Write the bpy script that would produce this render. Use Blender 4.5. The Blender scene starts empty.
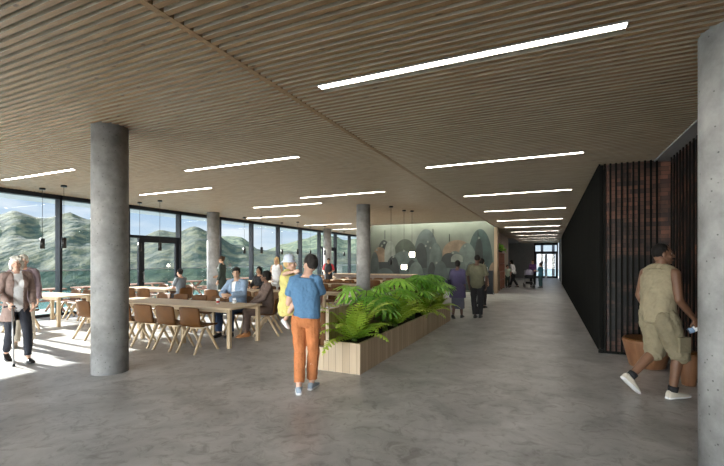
import bpy, bmesh, math, random
from mathutils import Vector, Matrix, noise
V = Vector
random.seed(7)
PI = math.pi
C = bpy.context.scene.collection
# ------------------------------------------------------------------ camera numbers
F, CX, HY, CAMZ = 408.0, 362.0, 261.0, 1.62
SY, CY = 0.4166, 0.9091                       # sin/cos of the camera's turn to the left of +Y

# ------------------------------------------------------------------ materials
def new_mat(name):
    m = bpy.data.materials.new(name); m.use_nodes = True
    nt = m.node_tree; b = nt.nodes['Principled BSDF']
    return m, nt, b
def setc(s, c): s.default_value = (c[0], c[1], c[2], 1)
def mat(name, col, rough=.6, metal=0, var=.12, scale=8, bump=0, bscale=None, emit=None, estr=0, stretch=(1,1,1), spec=.5, sheen=0):
    m, nt, b = new_mat(name); n = nt.nodes; l = nt.links
    b.inputs['Roughness'].default_value = rough; b.inputs['Metallic'].default_value = metal
    b.inputs['Specular IOR Level'].default_value = spec
    tc = n.new('ShaderNodeTexCoord'); mp = n.new('ShaderNodeMapping'); mp.inputs['Scale'].default_value = stretch
    l.new(tc.outputs['Object'], mp.inputs[0])
    t = n.new('ShaderNodeTexNoise'); t.inputs['Scale'].default_value = scale; t.inputs['Detail'].default_value = 5
    l.new(mp.outputs[0], t.inputs['Vector'])
    r = n.new('ShaderNodeValToRGB')
    r.color_ramp.elements[0].position = .3; r.color_ramp.elements[1].position = .7
    r.color_ramp.elements[0].color = (*[c*(1-var) for c in col], 1)
    r.color_ramp.elements[1].color = (*[min(1, c*(1+var)) for c in col], 1)
    l.new(t.outputs[0], r.inputs[0]); l.new(r.outputs[0], b.inputs['Base Color'])
    if bump:
        t2 = n.new('ShaderNodeTexNoise'); t2.inputs['Scale'].default_value = bscale or scale*3; t2.inputs['Detail'].default_value = 4
        l.new(mp.outputs[0], t2.inputs['Vector'])
        bp = n.new('ShaderNodeBump'); bp.inputs['Strength'].default_value = bump; bp.inputs['Distance'].default_value = .02
        l.new(t2.outputs[0], bp.inputs['Height']); l.new(bp.outputs[0], b.inputs['Normal'])
    if emit: setc(b.inputs['Emission Color'], emit); b.inputs['Emission Strength'].default_value = estr
    if sheen: b.inputs['Sheen Weight'].default_value = sheen
    return m
def concrete(name, c1, c2, rough=.8, pits=True, scale=2.2):
    m, nt, b = new_mat(name); n = nt.nodes; l = nt.links
    b.inputs['Roughness'].default_value = rough
    tc = n.new('ShaderNodeTexCoord')
    t = n.new('ShaderNodeTexNoise'); t.inputs['Scale'].default_value = scale; t.inputs['Detail'].default_value = 8; t.inputs['Roughness'].default_value = .65
    l.new(tc.outputs['Object'], t.inputs['Vector'])
    r = n.new('ShaderNodeValToRGB'); r.color_ramp.elements[0].position = .32; r.color_ramp.elements[1].position = .68
    r.color_ramp.elements[0].color = (*c1, 1); r.color_ramp.elements[1].color = (*c2, 1)
    l.new(t.outputs[0], r.inputs[0])
    out = r.outputs[0]
    if pits:
        v = n.new('ShaderNodeTexVoronoi'); v.inputs['Scale'].default_value = 16; v.inputs['Randomness'].default_value = 1
        l.new(tc.outputs['Object'], v.inputs['Vector'])
        r2 = n.new('ShaderNodeValToRGB'); r2.color_ramp.elements[0].position = .07; r2.color_ramp.elements[1].position = .13
        r2.color_ramp.elements[0].color = (.25, .25, .25, 1); r2.color_ramp.elements[1].color = (1, 1, 1, 1)
        l.new(v.outputs['Distance'], r2.inputs[0])
        mx = n.new('ShaderNodeMix'); mx.data_type = 'RGBA'; mx.blend_type = 'MULTIPLY'; mx.inputs[0].default_value = .8
        l.new(out, mx.inputs[6]); l.new(r2.outputs[0], mx.inputs[7]); out = mx.outputs[2]
        bp = n.new('ShaderNodeBump'); bp.inputs['Strength'].default_value = .4; bp.inputs['Distance'].default_value = .02
        l.new(r2.outputs[0], bp.inputs['Height']); l.new(bp.outputs[0], b.inputs['Normal'])
    l.new(out, b.inputs['Base Color'])
    return m
def floor_mat():
    m, nt, b = new_mat('polished_concrete'); n = nt.nodes; l = nt.links
    tc = n.new('ShaderNodeTexCoord')
    t = n.new('ShaderNodeTexNoise'); t.inputs['Scale'].default_value = 1.6; t.inputs['Detail'].default_value = 12; t.inputs['Roughness'].default_value = .62; t.inputs['Distortion'].default_value = .7
    l.new(tc.outputs['Object'], t.inputs['Vector'])
    r = n.new('ShaderNodeValToRGB'); e = r.color_ramp.elements
    e[0].position = .3; e[0].color = (.27, .265, .258, 1); e[1].position = .7; e[1].color = (.53, .52, .51, 1)
    l.new(t.outputs[0], r.inputs[0])
    t2 = n.new('ShaderNodeTexNoise'); t2.inputs['Scale'].default_value = 5; t2.inputs['Detail'].default_value = 10; t2.inputs['Roughness'].default_value = .7; t2.inputs['Distortion'].default_value = 1.5
    l.new(tc.outputs['Object'], t2.inputs['Vector'])
    r2 = n.new('ShaderNodeValToRGB'); e = r2.color_ramp.elements
    e[0].position = .36; e[0].color = (.5, .48, .45, 1); e[1].position = .5; e[1].color = (1, 1, 1, 1)
    l.new(t2.outputs[0], r2.inputs[0])
    mx = n.new('ShaderNodeMix'); mx.data_type = 'RGBA'; mx.blend_type = 'MULTIPLY'; mx.inputs[0].default_value = .7
    l.new(r.outputs[0], mx.inputs[6]); l.new(r2.outputs[0], mx.inputs[7])
    l.new(mx.outputs[2], b.inputs['Base Color'])
    mr = n.new('ShaderNodeMapRange'); mr.inputs[3].default_value = .2; mr.inputs[4].default_value = .48
    l.new(t2.outputs[0], mr.inputs[0]); l.new(mr.outputs[0], b.inputs['Roughness'])
    bp = n.new('ShaderNodeBump'); bp.inputs['Strength'].default_value = .12; bp.inputs['Distance'].default_value = .02
    l.new(t2.outputs[0], bp.inputs['Height']); l.new(bp.outputs[0], b.inputs['Normal'])
    return m
def wood(name, c1, c2, rough=.5, axis='x', knots=False, sc=1.0):
    m, nt, b = new_mat(name); n = nt.nodes; l = nt.links
    b.inputs['Roughness'].default_value = rough
    tc = n.new('ShaderNodeTexCoord'); mp = n.new('ShaderNodeMapping')
    mp.inputs['Scale'].default_value = {'x': (1.2*sc, 14*sc, 14*sc), 'y': (14*sc, 1.2*sc, 14*sc), 'z': (14*sc, 14*sc, 1.2*sc)}[axis]
    l.new(tc.outputs['Object'], mp.inputs[0])
    t = n.new('ShaderNodeTexNoise'); t.inputs['Scale'].default_value = 2; t.inputs['Detail'].default_value = 6; t.inputs['Roughness'].default_value = .6
    l.new(mp.outputs[0], t.inputs['Vector'])
    r = n.new('ShaderNodeValToRGB'); r.color_ramp.elements[0].position = .3; r.color_ramp.elements[1].position = .7
    r.color_ramp.elements[0].color = (*c1, 1); r.color_ramp.elements[1].color = (*c2, 1)
    l.new(t.outputs[0], r.inputs[0]); out = r.outputs[0]
    if knots:
        v = n.new('ShaderNodeTexVoronoi'); v.inputs['Scale'].default_value = 5
        mp2 = n.new('ShaderNodeMapping'); mp2.inputs['Scale'].default_value = (.8, 1.6, 1)
        l.new(tc.outputs['Object'], mp2.inputs[0]); l.new(mp2.outputs[0], v.inputs['Vector'])
        r2 = n.new('ShaderNodeValToRGB'); r2.color_ramp.elements[0].position = .08; r2.color_ramp.elements[1].position = .16
        r2.color_ramp.elements[0].color = (.22, .17, .12, 1); r2.color_ramp.elements[1].color = (1, 1, 1, 1)
        l.new(v.outputs['Distance'], r2.inputs[0])
        mx = n.new('ShaderNodeMix'); mx.data_type = 'RGBA'; mx.blend_type = 'MULTIPLY'; mx.inputs[0].default_value = .8
        l.new(out, mx.inputs[6]); l.new(r2.outputs[0], mx.inputs[7]); out = mx.outputs[2]
    l.new(out, b.inputs['Base Color'])
    return m
def planks(name, c1, c2, width, axis):          # vertical boards: thin joints and a tone per board
    m, nt, b = new_mat(name); n = nt.nodes; l = nt.links
    b.inputs['Roughness'].default_value = .55
    tc = n.new('ShaderNodeTexCoord'); sx = n.new('ShaderNodeSeparateXYZ'); l.new(tc.outputs['Object'], sx.inputs[0])
    ad = n.new('ShaderNodeMath'); ad.operation = 'ADD'; l.new(sx.outputs[0], ad.inputs[0]); l.new(sx.outputs[1], ad.inputs[1])
    dv = n.new('ShaderNodeMath'); dv.operation = 'DIVIDE'; l.new(ad.outputs[0], dv.inputs[0]); dv.inputs[1].default_value = width
    fl = n.new('ShaderNodeMath'); fl.operation = 'FLOOR'; l.new(dv.outputs[0], fl.inputs[0])
    fr = n.new('ShaderNodeMath'); fr.operation = 'FRACT'; l.new(dv.outputs[0], fr.inputs[0])
    wn = n.new('ShaderNodeTexWhiteNoise'); wn.noise_dimensions = '1D'; l.new(fl.outputs[0], wn.inputs['W'])
    mp = n.new('ShaderNodeMapping'); mp.inputs['Scale'].default_value = (25, 25, 1.5); l.new(tc.outputs['Object'], mp.inputs[0])
    t = n.new('ShaderNodeTexNoise'); t.inputs['Scale'].default_value = 1.5; t.inputs['Detail'].default_value = 5; l.new(mp.outputs[0], t.inputs['Vector'])
    av = n.new('ShaderNodeMath'); av.operation = 'ADD'; l.new(wn.outputs[0], av.inputs[0]); l.new(t.outputs[0], av.inputs[1])
    hv = n.new('ShaderNodeMath'); hv.operation = 'MULTIPLY'; hv.inputs[1].default_value = .5; l.new(av.outputs[0], hv.inputs[0])
    r = n.new('ShaderNodeValToRGB'); r.color_ramp.elements[0].position = .2; r.color_ramp.elements[1].position = .8
    r.color_ramp.elements[0].color = (*c1, 1); r.color_ramp.elements[1].color = (*c2, 1); l.new(hv.outputs[0], r.inputs[0])
    j = n.new('ShaderNodeMath'); j.operation = 'GREATER_THAN'; j.inputs[1].default_value = .05; l.new(fr.outputs[0], j.inputs[0])
    mr = n.new('ShaderNodeMapRange'); mr.inputs[3].default_value = .45; mr.inputs[4].default_value = 1; l.new(j.outputs[0], mr.inputs[0])
    mx = n.new('ShaderNodeMix'); mx.data_type = 'RGBA'; mx.blend_type = 'MULTIPLY'; mx.inputs[0].default_value = 1
    l.new(r.outputs[0], mx.inputs[6]); l.new(mr.outputs[0], mx.inputs[7]); l.new(mx.outputs[2], b.inputs['Base Color'])
    return m
def brick_mat():
    m, nt, b = new_mat('dark_rusty_brick'); n = nt.nodes; l = nt.links
    b.inputs['Roughness'].default_value = .55
    tc = n.new('ShaderNodeTexCoord'); sx = n.new('ShaderNodeSeparateXYZ'); l.new(tc.outputs['Object'], sx.inputs[0])
    ad = n.new('ShaderNodeMath'); ad.operation = 'ADD'; l.new(sx.outputs[0], ad.inputs[0]); l.new(sx.outputs[1], ad.inputs[1])
    cb = n.new('ShaderNodeCombineXYZ'); l.new(ad.outputs[0], cb.inputs[0]); l.new(sx.outputs[2], cb.inputs[1])
    br = n.new('ShaderNodeTexBrick'); br.inputs['Scale'].default_value = 4.2; br.inputs['Brick Width'].default_value = .9; br.inputs['Row Height'].default_value = .3
    br.inputs['Mortar Size'].default_value = .012
    setc(br.inputs['Color1'], (.21, .08, .045)); setc(br.inputs['Color2'], (.045, .02, .015)); setc(br.inputs['Mortar'], (.004, .004, .004))
    l.new(cb.outputs[0], br.inputs['Vector'])
    t = n.new('ShaderNodeTexNoise'); t.inputs['Scale'].default_value = 1.6; t.inputs['Detail'].default_value = 6; l.new(tc.outputs['Object'], t.inputs['Vector'])
    r = n.new('ShaderNodeValToRGB'); r.color_ramp.elements[0].position = .40; r.color_ramp.elements[1].position = .58
    r.color_ramp.elements[0].color = (.03, .03, .03, 1); l.new(t.outputs[0], r.inputs[0])
    mx = n.new('ShaderNodeMix'); mx.data_type = 'RGBA'; mx.blend_type = 'MULTIPLY'; mx.inputs[0].default_value = 1
    l.new(br.outputs[0], mx.inputs[6]); l.new(r.outputs[0], mx.inputs[7]); l.new(mx.outputs[2], b.inputs['Base Color'])
    return m
def glass_mat(name, tint, ior=1.3, lo=0.02):
    m = bpy.data.materials.new(name); m.use_nodes = True; nt = m.node_tree; n = nt.nodes; l = nt.links
    n.clear(); o = n.new('ShaderNodeOutputMaterial'); tr = n.new('ShaderNodeBsdfTransparent'); setc(tr.inputs[0], tint)
    gl = n.new('ShaderNodeBsdfGlossy'); gl.inputs['Roughness'].default_value = .02
    fr = n.new('ShaderNodeFresnel'); ge = n.new('ShaderNodeNewGeometry'); mr = n.new('ShaderNodeMapRange')   # same reflection on both faces of the pane
    mr.inputs[3].default_value = ior; mr.inputs[4].default_value = 1/ior; l.new(ge.outputs['Backfacing'], mr.inputs[0]); l.new(mr.outputs[0], fr.inputs['IOR'])
    mx = n.new('ShaderNodeMixShader'); l.new(fr.outputs[0], mx.inputs[0]); l.new(tr.outputs[0], mx.inputs[1]); l.new(gl.outputs[0], mx.inputs[2]); l.new(mx.outputs[0], o.inputs[0])
    return m

M = {}
M['floor'] = floor_mat()
M['column'] = concrete('column_concrete', (.17, .168, .165), (.40, .395, .39))
M['slat'] = wood('ceiling_slat_wood', (.23, .125, .052), (.43, .265, .13), .5, 'x', knots=True)
M['slatside'] = wood('daylit_slat_side', (.48, .40, .29), (.64, .56, .43), .45, 'x')  # paler tone puts the daylight on the slat sides into the colour
M['black'] = mat('black_backing', (.012, .011, .010), .9)
M['grey_paint'] = mat('grey_painted_plaster', (.33, .33, .34), .7, var=.05)
M['soffit'] = mat('pale_soffit', (.55, .57, .6), .8, var=.03)
M['frame'] = mat('dark_aluminium', (.010, .012, .016), .55, 0, var=.08, spec=.25)
M['fin'] = mat('black_stained_fin', (.010, .010, .009), .8, spec=.05, var=.3, stretch=(1, 1, .1))
M['brick'] = brick_mat()
M['darkwall'] = mat('charcoal_wall', (.24, .24, .24), .8, var=.06, scale=3)
M['glass'] = glass_mat('clear_window_glass', (.93, .96, .97))
M['tint'] = glass_mat('tinted_balustrade_glass', (.70, .80, .79))
M['terrace'] = mat('terrace_paving', (.42, .42, .41), .8, var=.1)
M['light'] = mat('light_diffuser', (1, .97, .9), .5, emit=(1, .94, .84), estr=13)
M['housing'] = mat('light_housing', (.5, .48, .45), .5)
M['oak'] = wood('pale_oak', (.50, .38, .25), (.66, .53, .37), .45, 'x')
M['oakleg'] = wood('oak_leg', (.42, .31, .19), (.56, .43, .28), .5, 'z')
M['leather'] = mat('cognac_leather', (.095, .036, .005), .6, spec=.3, var=.2, scale=5, bump=.1, bscale=60)
M['plank'] = planks('planter_boards', (.42, .315, .21), (.56, .44, .31), .115, 'x')
M['soil'] = mat('potting_soil', (.03, .022, .015), .95, bump=1, bscale=60)
M['veneer'] = wood('walnut_veneer', (.17, .075, .035), (.27, .13, .065), .4, 'z', sc=.5)
M['black_metal'] = mat('black_metal', (.01, .01, .01), .35, .4)
M['redwood'] = wood('reddish_outdoor_wood', (.26, .10, .065), (.38, .17, .11), .6, 'y')
M['wallwood'] = planks('oak_wall_boards', (.30, .20, .12), (.42, .30, .19), .2, 'y')
M['mural'] = mat('mural_ground', (.10, .108, .088), .75, var=.22, scale=.9)
M['lampglow'] = mat('warm_lamp_glass', (1, .95, .85), .3, emit=(1, .9, .72), estr=14)
M['doorglow'] = mat('frosted_glass', (.8, .86, .9), .5)
M['white'] = mat('white_paint', (.75, .75, .75), .5, var=.03)
M['steel'] = mat('grey_steel', (.45, .46, .48), .3, .8)

# ------------------------------------------------------------------ mesh helpers
def ring_frame(d):
    d = V(d).normalized(); u = V((0, 0, 1)) if abs(d.z) < .9 else V((1, 0, 0))
    a = d.cross(u).normalized(); return a, d.cross(a).normalized()
class MB:
    def __init__(s): s.bm = bmesh.new()
    def box(s, x0, x1, y0, y1, z0, z1, mi=0, m=None):
        vs = [s.bm.verts.new((x, y, z)) for z in (z0, z1) for y in (y0, y1) for x in (x0, x1)]
        if m:
            for v in vs: v.co = m @ v.co
        for f in ((0, 2, 3, 1), (4, 5, 7, 6), (0, 1, 5, 4), (2, 6, 7, 3), (0, 4, 6, 2), (1, 3, 7, 5)):
            fc = s.bm.faces.new([vs[i] for i in f]); fc.material_index = mi
        return s
    def slat(s, x0, x1, y0, y1, z0, z1):        # wooden underside, sides coloured paler as if caught by daylight
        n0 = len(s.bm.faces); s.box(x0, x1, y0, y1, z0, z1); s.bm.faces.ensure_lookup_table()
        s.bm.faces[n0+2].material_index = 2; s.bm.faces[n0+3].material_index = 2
    def cyl(s, a, b, ra, rb=None, seg=16, mi=0, sm=True, sy=1.0):
        rb = ra if rb is None else rb; a, b = V(a), V(b); u, w = ring_frame(b-a)
        A = [s.bm.verts.new(a + (u*math.cos(2*PI*i/seg)+w*math.sin(2*PI*i/seg)*sy)*ra) for i in range(seg)]
        B = [s.bm.verts.new(b + (u*math.cos(2*PI*i/seg)+w*math.sin(2*PI*i/seg)*sy)*rb) for i in range(seg)]
        for i in range(seg):
            f = s.bm.faces.new((A[i], A[(i+1) % seg], B[(i+1) % seg], B[i])); f.smooth = sm; f.material_index = mi
        f = s.bm.faces.new(A[::-1]); f.material_index = mi
        f = s.bm.faces.new(B); f.material_index = mi
        return s
    def ball(s, c, r, seg=14, rows=9, mi=0, rot=None):
        r = (r, r, r) if not hasattr(r, '__len__') else r; c = V(c)
        def P(t, p):
            q = V((r[0]*math.sin(t)*math.cos(p), r[1]*math.sin(t)*math.sin(p), r[2]*math.cos(t)))
            return c + (rot @ q if rot else q)
        top = s.bm.verts.new(P(0, 0)); bot = s.bm.verts.new(P(PI, 0)); prev = None
        for j in range(1, rows):
            ring = [s.bm.verts.new(P(PI*j/rows, 2*PI*i/seg)) for i in range(seg)]
            for i in range(seg):
                k = (i+1) % seg
                f = s.bm.faces.new((top, ring[i], ring[k])) if prev is None else s.bm.faces.new((prev[i], ring[i], ring[k], prev[k]))
                f.smooth = True; f.material_index = mi
            prev = ring
        for i in range(seg):
            f = s.bm.faces.new((prev[i], bot, prev[(i+1) % seg])); f.smooth = True; f.material_index = mi
        return s
    def cap(s, a, b, ra, rb=None, mi=0, seg=12, e0=True, e1=True):
        rb = ra if rb is None else rb
        s.cyl(a, b, ra, rb, seg, mi)
        if e0: s.ball(a, ra, seg, 8, mi)
        if e1: s.ball(b, rb, seg, 8, mi)
        return s
    def loft(s, secs, seg=20, mi=0, p=2.0):     # secs: (centre, right, fwd, rx, ry)
        prev = None
        for c, rt, fw, rx, ry in secs:
            ring = []
            for i in range(seg):
                t = 2*PI*i/seg; cc, ss = math.cos(t), math.sin(t)
                cc = math.copysign(abs(cc)**(2/p), cc); ss = math.copysign(abs(ss)**(2/p), ss)
                ring.append(s.bm.verts.new(V(c) + rt*rx*cc + fw*ry*ss))
            if prev is None:
                f = s.bm.faces.new(ring[::-1]); f.material_index = mi
            else:
                for i in range(seg):
                    k = (i+1) % seg; f = s.bm.faces.new((prev[i], prev[k], ring[k], ring[i])); f.smooth = True; f.material_index = mi
            prev = ring
        f = s.bm.faces.new(prev); f.material_index = mi
        return s
    def lathe(s, prof, c=(0, 0, 0), seg=32, mi=0, sx=1, sy=1):
        c = V(c); prev = None
        for r, z in prof:
            ring = [s.bm.verts.new(c+V((r*sx*math.cos(2*PI*i/seg), r*sy*math.sin(2*PI*i/seg), z))) for i in range(seg)]
            if prev:
                for i in range(seg):
                    k = (i+1) % seg; f = s.bm.faces.new((prev[i], prev[k], ring[k], ring[i])); f.smooth = True; f.material_index = mi
            else: s.bm.faces.new(ring[::-1])
            prev = ring
        s.bm.faces.new(prev); return s
    def tube(s, pts, r, seg=8, mi=0):
        for i in range(len(pts)-1): s.cap(pts[i], pts[i+1], r, r, mi, seg, e0=(i == 0))
        return s
    def join(s, me, mi=None):
        n0 = len(s.bm.faces); s.bm.from_mesh(me)
        if mi is not None:
            s.bm.faces.ensure_lookup_table()
            for f in s.bm.faces[n0:]: f.material_index = mi
        return s
    def mesh(s, name):
        bmesh.ops.recalc_face_normals(s.bm, faces=s.bm.faces)
        me = bpy.data.meshes.new(name); s.bm.to_mesh(me); s.bm.free(); return me
    def build(s, name, mats, parent=None, loc=None, rz=0, bevel=0):
        me = s.mesh(name)
        for m_ in (mats if isinstance(mats, (list, tuple)) else [mats]): me.materials.append(m_)
        o = bpy.data.objects.new(name, me); C.objects.link(o); o.parent = parent
        if loc is not None: o.location = loc
        o.rotation_euler.z = rz
        if bevel:
            b = o.modifiers.new('bevel', 'BEVEL'); b.width = bevel; b.segments = 2; b.limit_method = 'ANGLE'
        return o
def tag(o, label=None, cat=None, group=None, kind=None):
    if label: o['label'] = label
    if cat: o['category'] = cat
    if group: o['group'] = group
    if kind: o['kind'] = kind
    return o
def empty(name, loc, rz=0):
    o = bpy.data.objects.new(name, None); o.empty_display_size = .2; C.objects.link(o); o.location = loc; o.rotation_euler.z = rz; return o
def struct(o): o['kind'] = 'structure'; return o
def copy_tree(o, parent=None):
    c = o.copy(); C.objects.link(c); c.parent = parent
    for ch in o.children: copy_tree(ch, c)
    return c
def remesh(mb, v, smooth=3, amp=0, fs=12, seed=0, solid=0, cut=None, bias=0):
    me = mb.mesh('tmp'); o = bpy.data.objects.new('tmp', me); C.objects.link(o)
    m = o.modifiers.new('r', 'REMESH'); m.mode = 'VOXEL'; m.voxel_size = v; m.use_smooth_shade = True
    if smooth:
        m = o.modifiers.new('s', 'SMOOTH'); m.factor = .5; m.iterations = smooth
    dg = bpy.context.evaluated_depsgraph_get(); out = bpy.data.meshes.new_from_object(o.evaluated_get(dg))
    bpy.data.objects.remove(o); bpy.data.meshes.remove(me)
    if amp:
        off = V((seed*3.1, seed*1.7, seed))
        nn = [x.normal.copy() for x in out.vertices]
        for x, n_ in zip(out.vertices, nn):
            q = V((x.co.x*fs, x.co.y*fs, x.co.z*fs*.7)) + off
            x.co += n_*((noise.noise(q)+bias)*amp + abs(noise.noise(q*2.3))*amp*.6)
    if cut:
        bm = bmesh.new(); bm.from_mesh(out)
        bmesh.ops.delete(bm, geom=[f for f in bm.faces if cut(f.calc_center_median())], context='FACES')
        bm.to_mesh(out); bm.free()
    return out
def add_obj(name, me, m, parent, solid=0):
    me.materials.clear()
    for x in (m if isinstance(m, (list, tuple)) else [m]): me.materials.append(x)
    o = bpy.data.objects.new(name, me); C.objects.link(o); o.parent = parent
    if solid:
        s = o.modifiers.new('thickness', 'SOLIDIFY'); s.thickness = solid; s.offset = 0
    return o
# ================================================================== THE SETTING
XW, XR, XC = -13.3, 1.75, -2.4                # window wall, right wall, step in the ceiling
ZL, ZR = 3.57, 3.325                          # underside of the left and right ceilings
struct(MB().box(XW-.1, 4.2, -8, 43, -.2, 0).build('floor', M['floor']))
STR_R = [(-2.06, .52, 3.48)] + [(-2.05, .50, 7.28+3.66*i) for i in range(9)]
STR_L = [(-7.17, -4.26, 6.45), (-7.0, -4.2, 10.7), (-11.0, -8.2, 8.24), (-12.0, -9.2, 5.35),
         (-9.86, -6.98, 11.95), (-12.6, -9.7, 14.8), (-12.3, -9.4, 19.15), (-12.2, -9.4, 22.3)]
def ceiling(name, x0, x1, y0, y1, z, strips, pitch=.086):
    mb = MB(); mb.box(x0, x1, y0, y1, z+.11, z+.2, 1)
    y = y0
    while y < y1:
        segs = [(x0, x1)]
        for (a, b, sy) in strips:
            if sy-.055 < y+.046 and y < sy+.055:
                ns = []
                for (p, q) in segs:
                    if b <= p or a >= q: ns.append((p, q))
                    else:
                        if a > p: ns.append((p, a))
                        if b < q: ns.append((b, q))
                segs = ns
        for p, q in segs: mb.slat(p, q, y, y+.046, z, z+.05)
        y += pitch
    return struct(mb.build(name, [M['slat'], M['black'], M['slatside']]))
ceiling('ceiling', XW+.05, XC, -8, 20.6, ZL, STR_L)
ceiling('ceiling', XW+.05, -9.3, 20.62, 33, ZL, STR_L)
ceiling('ceiling', XC, 1.62, -8, 42, ZR, STR_R)
struct(MB().box(XC-.06, XC-.005, -8, 20.6, ZR, ZL+.2).build('trim_1', M['slat']))
struct(MB().box(1.62, XR+.3, -8, 42, ZR-.02, ZR+.3).build('trim_2', M['grey_paint']))
struct(MB().box(-9.5, XC, 20.3, 22, 4.35, 4.5).build('ceiling', M['grey_paint']))      # over the light cove
struct(MB().box(-9.6, -9.5, 20.3, 22, ZL, 4.5).build('trim_10', M['grey_paint']))
struct(MB().box(-9.5, XC, 20.45, 20.6, ZL, 4.35).build('trim_3', M['grey_paint']))
def strip(x0, x1, y, z, label):
    r = empty('strip_light', ((x0+x1)/2, y, z)); h = (x1-x0)/2
    tag(r, label, 'ceiling light', 'recessed strip lights')
    MB().box(-h, h, -.045, .045, .03, .1).box(-h, -h+.01, -.045, .045, 0, .03).box(h-.01, h, -.045, .045, 0, .03).box(-h, h, -.047, -.04, 0, .03).box(-h, h, .04, .047, 0, .03).build('housing', M['housing'], r)
    MB().box(-h+.012, h-.012, -.036, .036, .004, .029).build('diffuser', M['light'], r)
LR = ['long bright white strip light nearest the viewer, high in the upper right of the ceiling',
      'recessed white strip light second nearest above the walkway', 'recessed white strip light third nearest above the walkway',
      'recessed white strip light fourth nearest above the walkway', 'recessed white strip light fifth nearest above the walkway'] + \
     ['thin recessed strip light far down the corridor ceiling, %s from the viewer' % q for q in ('sixth', 'seventh', 'eighth', 'ninth', 'farthest')]
for i, (a, b, y) in enumerate(STR_R): strip(a, b, y, ZR, LR[i])
LL = ['white strip light right of the big concrete column, over the long near table', 'white strip light left of the middle column, between it and the long near table',
      'white strip light just beyond the big column, upper right of the glass door', 'strip light at far left between the window wall and the big column'] + \
     ['thin strip light above the father and child, third row back', 'short-looking strip light above the windows behind the seated couple', 'strip light just left of the middle column near the windows', 'farthest faint strip light of the dining hall beside the middle column']
for i, (a, b, y) in enumerate(STR_L): strip(a, b, y, ZL, LL[i])

# ---- columns
def column(x, y, top, label, r=.24):
    o = MB().cyl((0, 0, 0), (0, 0, top), r, r, 48).build('concrete_column', M['column'], None, (x, y, 0))
    tag(o, label, 'column')
column(-5.85, 3.90, ZL+.05, 'thick round grey concrete column nearest on the left, in front of the long table')
column(-5.86, 12.9, ZL+.05, 'round grey concrete column rising behind the planter, before the mural')
column(-12.27, 12.42, ZL+.05, 'slim round column close to the windows beside the glass door')
column(-12.15, 21.5, ZL+.05, 'farthest round column by the windows, left of the red-shirted person')
column(1.29, 3.90, ZR+.05, 'big round concrete column cut off by the right edge of the picture', .25)

# ---- window wall on the left
MOD = 2.165; ys = [7.3+MOD*i for i in range(-6, 13)]
struct(MB().box(XW-.12, XW+.12, ys[0], ys[-1], ZL-.12, ZL+.15).build('trim_4', M['frame']))
struct(MB().box(XW-.12, XW+.1, ys[0], ys[-1], 0, .07).build('trim_5', M['frame']))
for i in range(len(ys)-1):
    y0, y1 = ys[i], ys[i+1]; door = i in (7, 13)
    w = empty('window_%d' % (i+1), (XW, (y0+y1)/2, 0)); struct(w); h = MOD/2
    MB().box(-.12, .12, -h-.035, -h+.035, 0, ZL).build('window_frame', M['frame'], w)
    zt = 2.49
    if door:
        mb = MB().box(-.06, .06, -h, h, zt-.05, zt+.05); mb.box(-.05, .05, -h+.42, -h+.50, 0, zt)
        mb.build('transom', M['frame'], w)
        MB().box(-.01, .01, -h+.03, h-.03, zt+.05, ZL-.12).build('glass_pane', M['glass'], w)
        MB().box(-.01, .01, -h+.03, -h+.42, .07, zt-.05).build('glass_pane', M['glass'], w)
    else:
        MB().box(-.01, .01, -h+.035, h-.035, .07, ZL-.12).build('glass_pane', M['glass'], w)
    if door:
        d = empty('door_%d' % (1 if i == 7 else 2), (XW, (y0+y1)/2, 0)); struct(d)
        a, b = -h+.5, h-.035
        mb = MB().box(-.04, .04, a, a+.14, .01, zt-.05).box(-.04, .04, b-.14, b, .01, zt-.05).box(-.04, .04, a+.14, b-.14, zt-.19, zt-.05).box(-.04, .04, a+.14, b-.14, .01, .25)
        mb.build('door_frame', M['frame'], d)
        MB().box(-.008, .008, a+.14, b-.14, .25, zt-.19).build('glass_pane', M['glass'], d)
        MB().cyl((.1, a+.08, .85), (.1, a+.08, 1.25), .014).cyl((.04, a+.08, .9), (.1, a+.08, .9), .01).cyl((.04, a+.08, 1.2), (.1, a+.08, 1.2), .01).build('door_handle', M['steel'], d)
# ---- outside: soffit, terrace, balustrade
struct(MB().box(-14.8, XW-.13, -7, 34, 3.5, 3.75).build('trim_6', M['soffit']))
struct(MB().box(-15.8, XW-.1, -8, 34, -.25, -.03).build('floor_terrace', M['terrace']))
bl = empty('glass_balustrade', (-15.5, 0, -.03)); tag(bl, 'long glass terrace balustrade with a thin top rail outside the windows', 'balustrade')
for k in range(20): MB().box(-.008, .008, -7+2*k+.01, -5+2*k-.01, .02, 1.30).build('glass_panel', M['tint'], bl)
MB().box(-.025, .025, -7, 33, 1.30, 1.335).build('top_rail', M['steel'], bl)
# ---- walls
struct(MB().box(-9.36, XC-.1, 21.6, 21.8, 0, 4.35).build('wall_mural', M['mural']))
struct(MB().box(-9.6, -9.37, 20.6, 33.2, 0, ZL+.15).build('wall_side', M['darkwall']))
struct(MB().box(XC-.1, XC+.06, 21.3, 21.85, 0, ZR+.1).build('trim_7', M['wallwood']))
struct(MB().box(-2.95, -2.8, 21.85, 32.5, 0, ZR+.1).build('wall_corridor', M['wallwood']))
struct(MB().box(-3.6, -2.8, 32.5, 32.7, 0, ZR+.1).build('wall_recess', M['darkwall']))
struct(MB().box(-3.7, -3.6, 32.5, 42, 0, ZR+.1).build('wall_recess_side', M['darkwall']))
struct(MB().box(-3.7, -1.27, 42, 42.2, 0, ZR+.3).build('wall_left_of_door', M['darkwall']))
struct(MB().box(-3.7, XC, 32.5, 42, ZR, ZR+.2).build('ceiling_recess', M['darkwall']))
struct(MB().box(-13.4, -9.3, 33, 33.2, 0, ZL+.2).build('wall_far', M['darkwall']))
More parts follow.
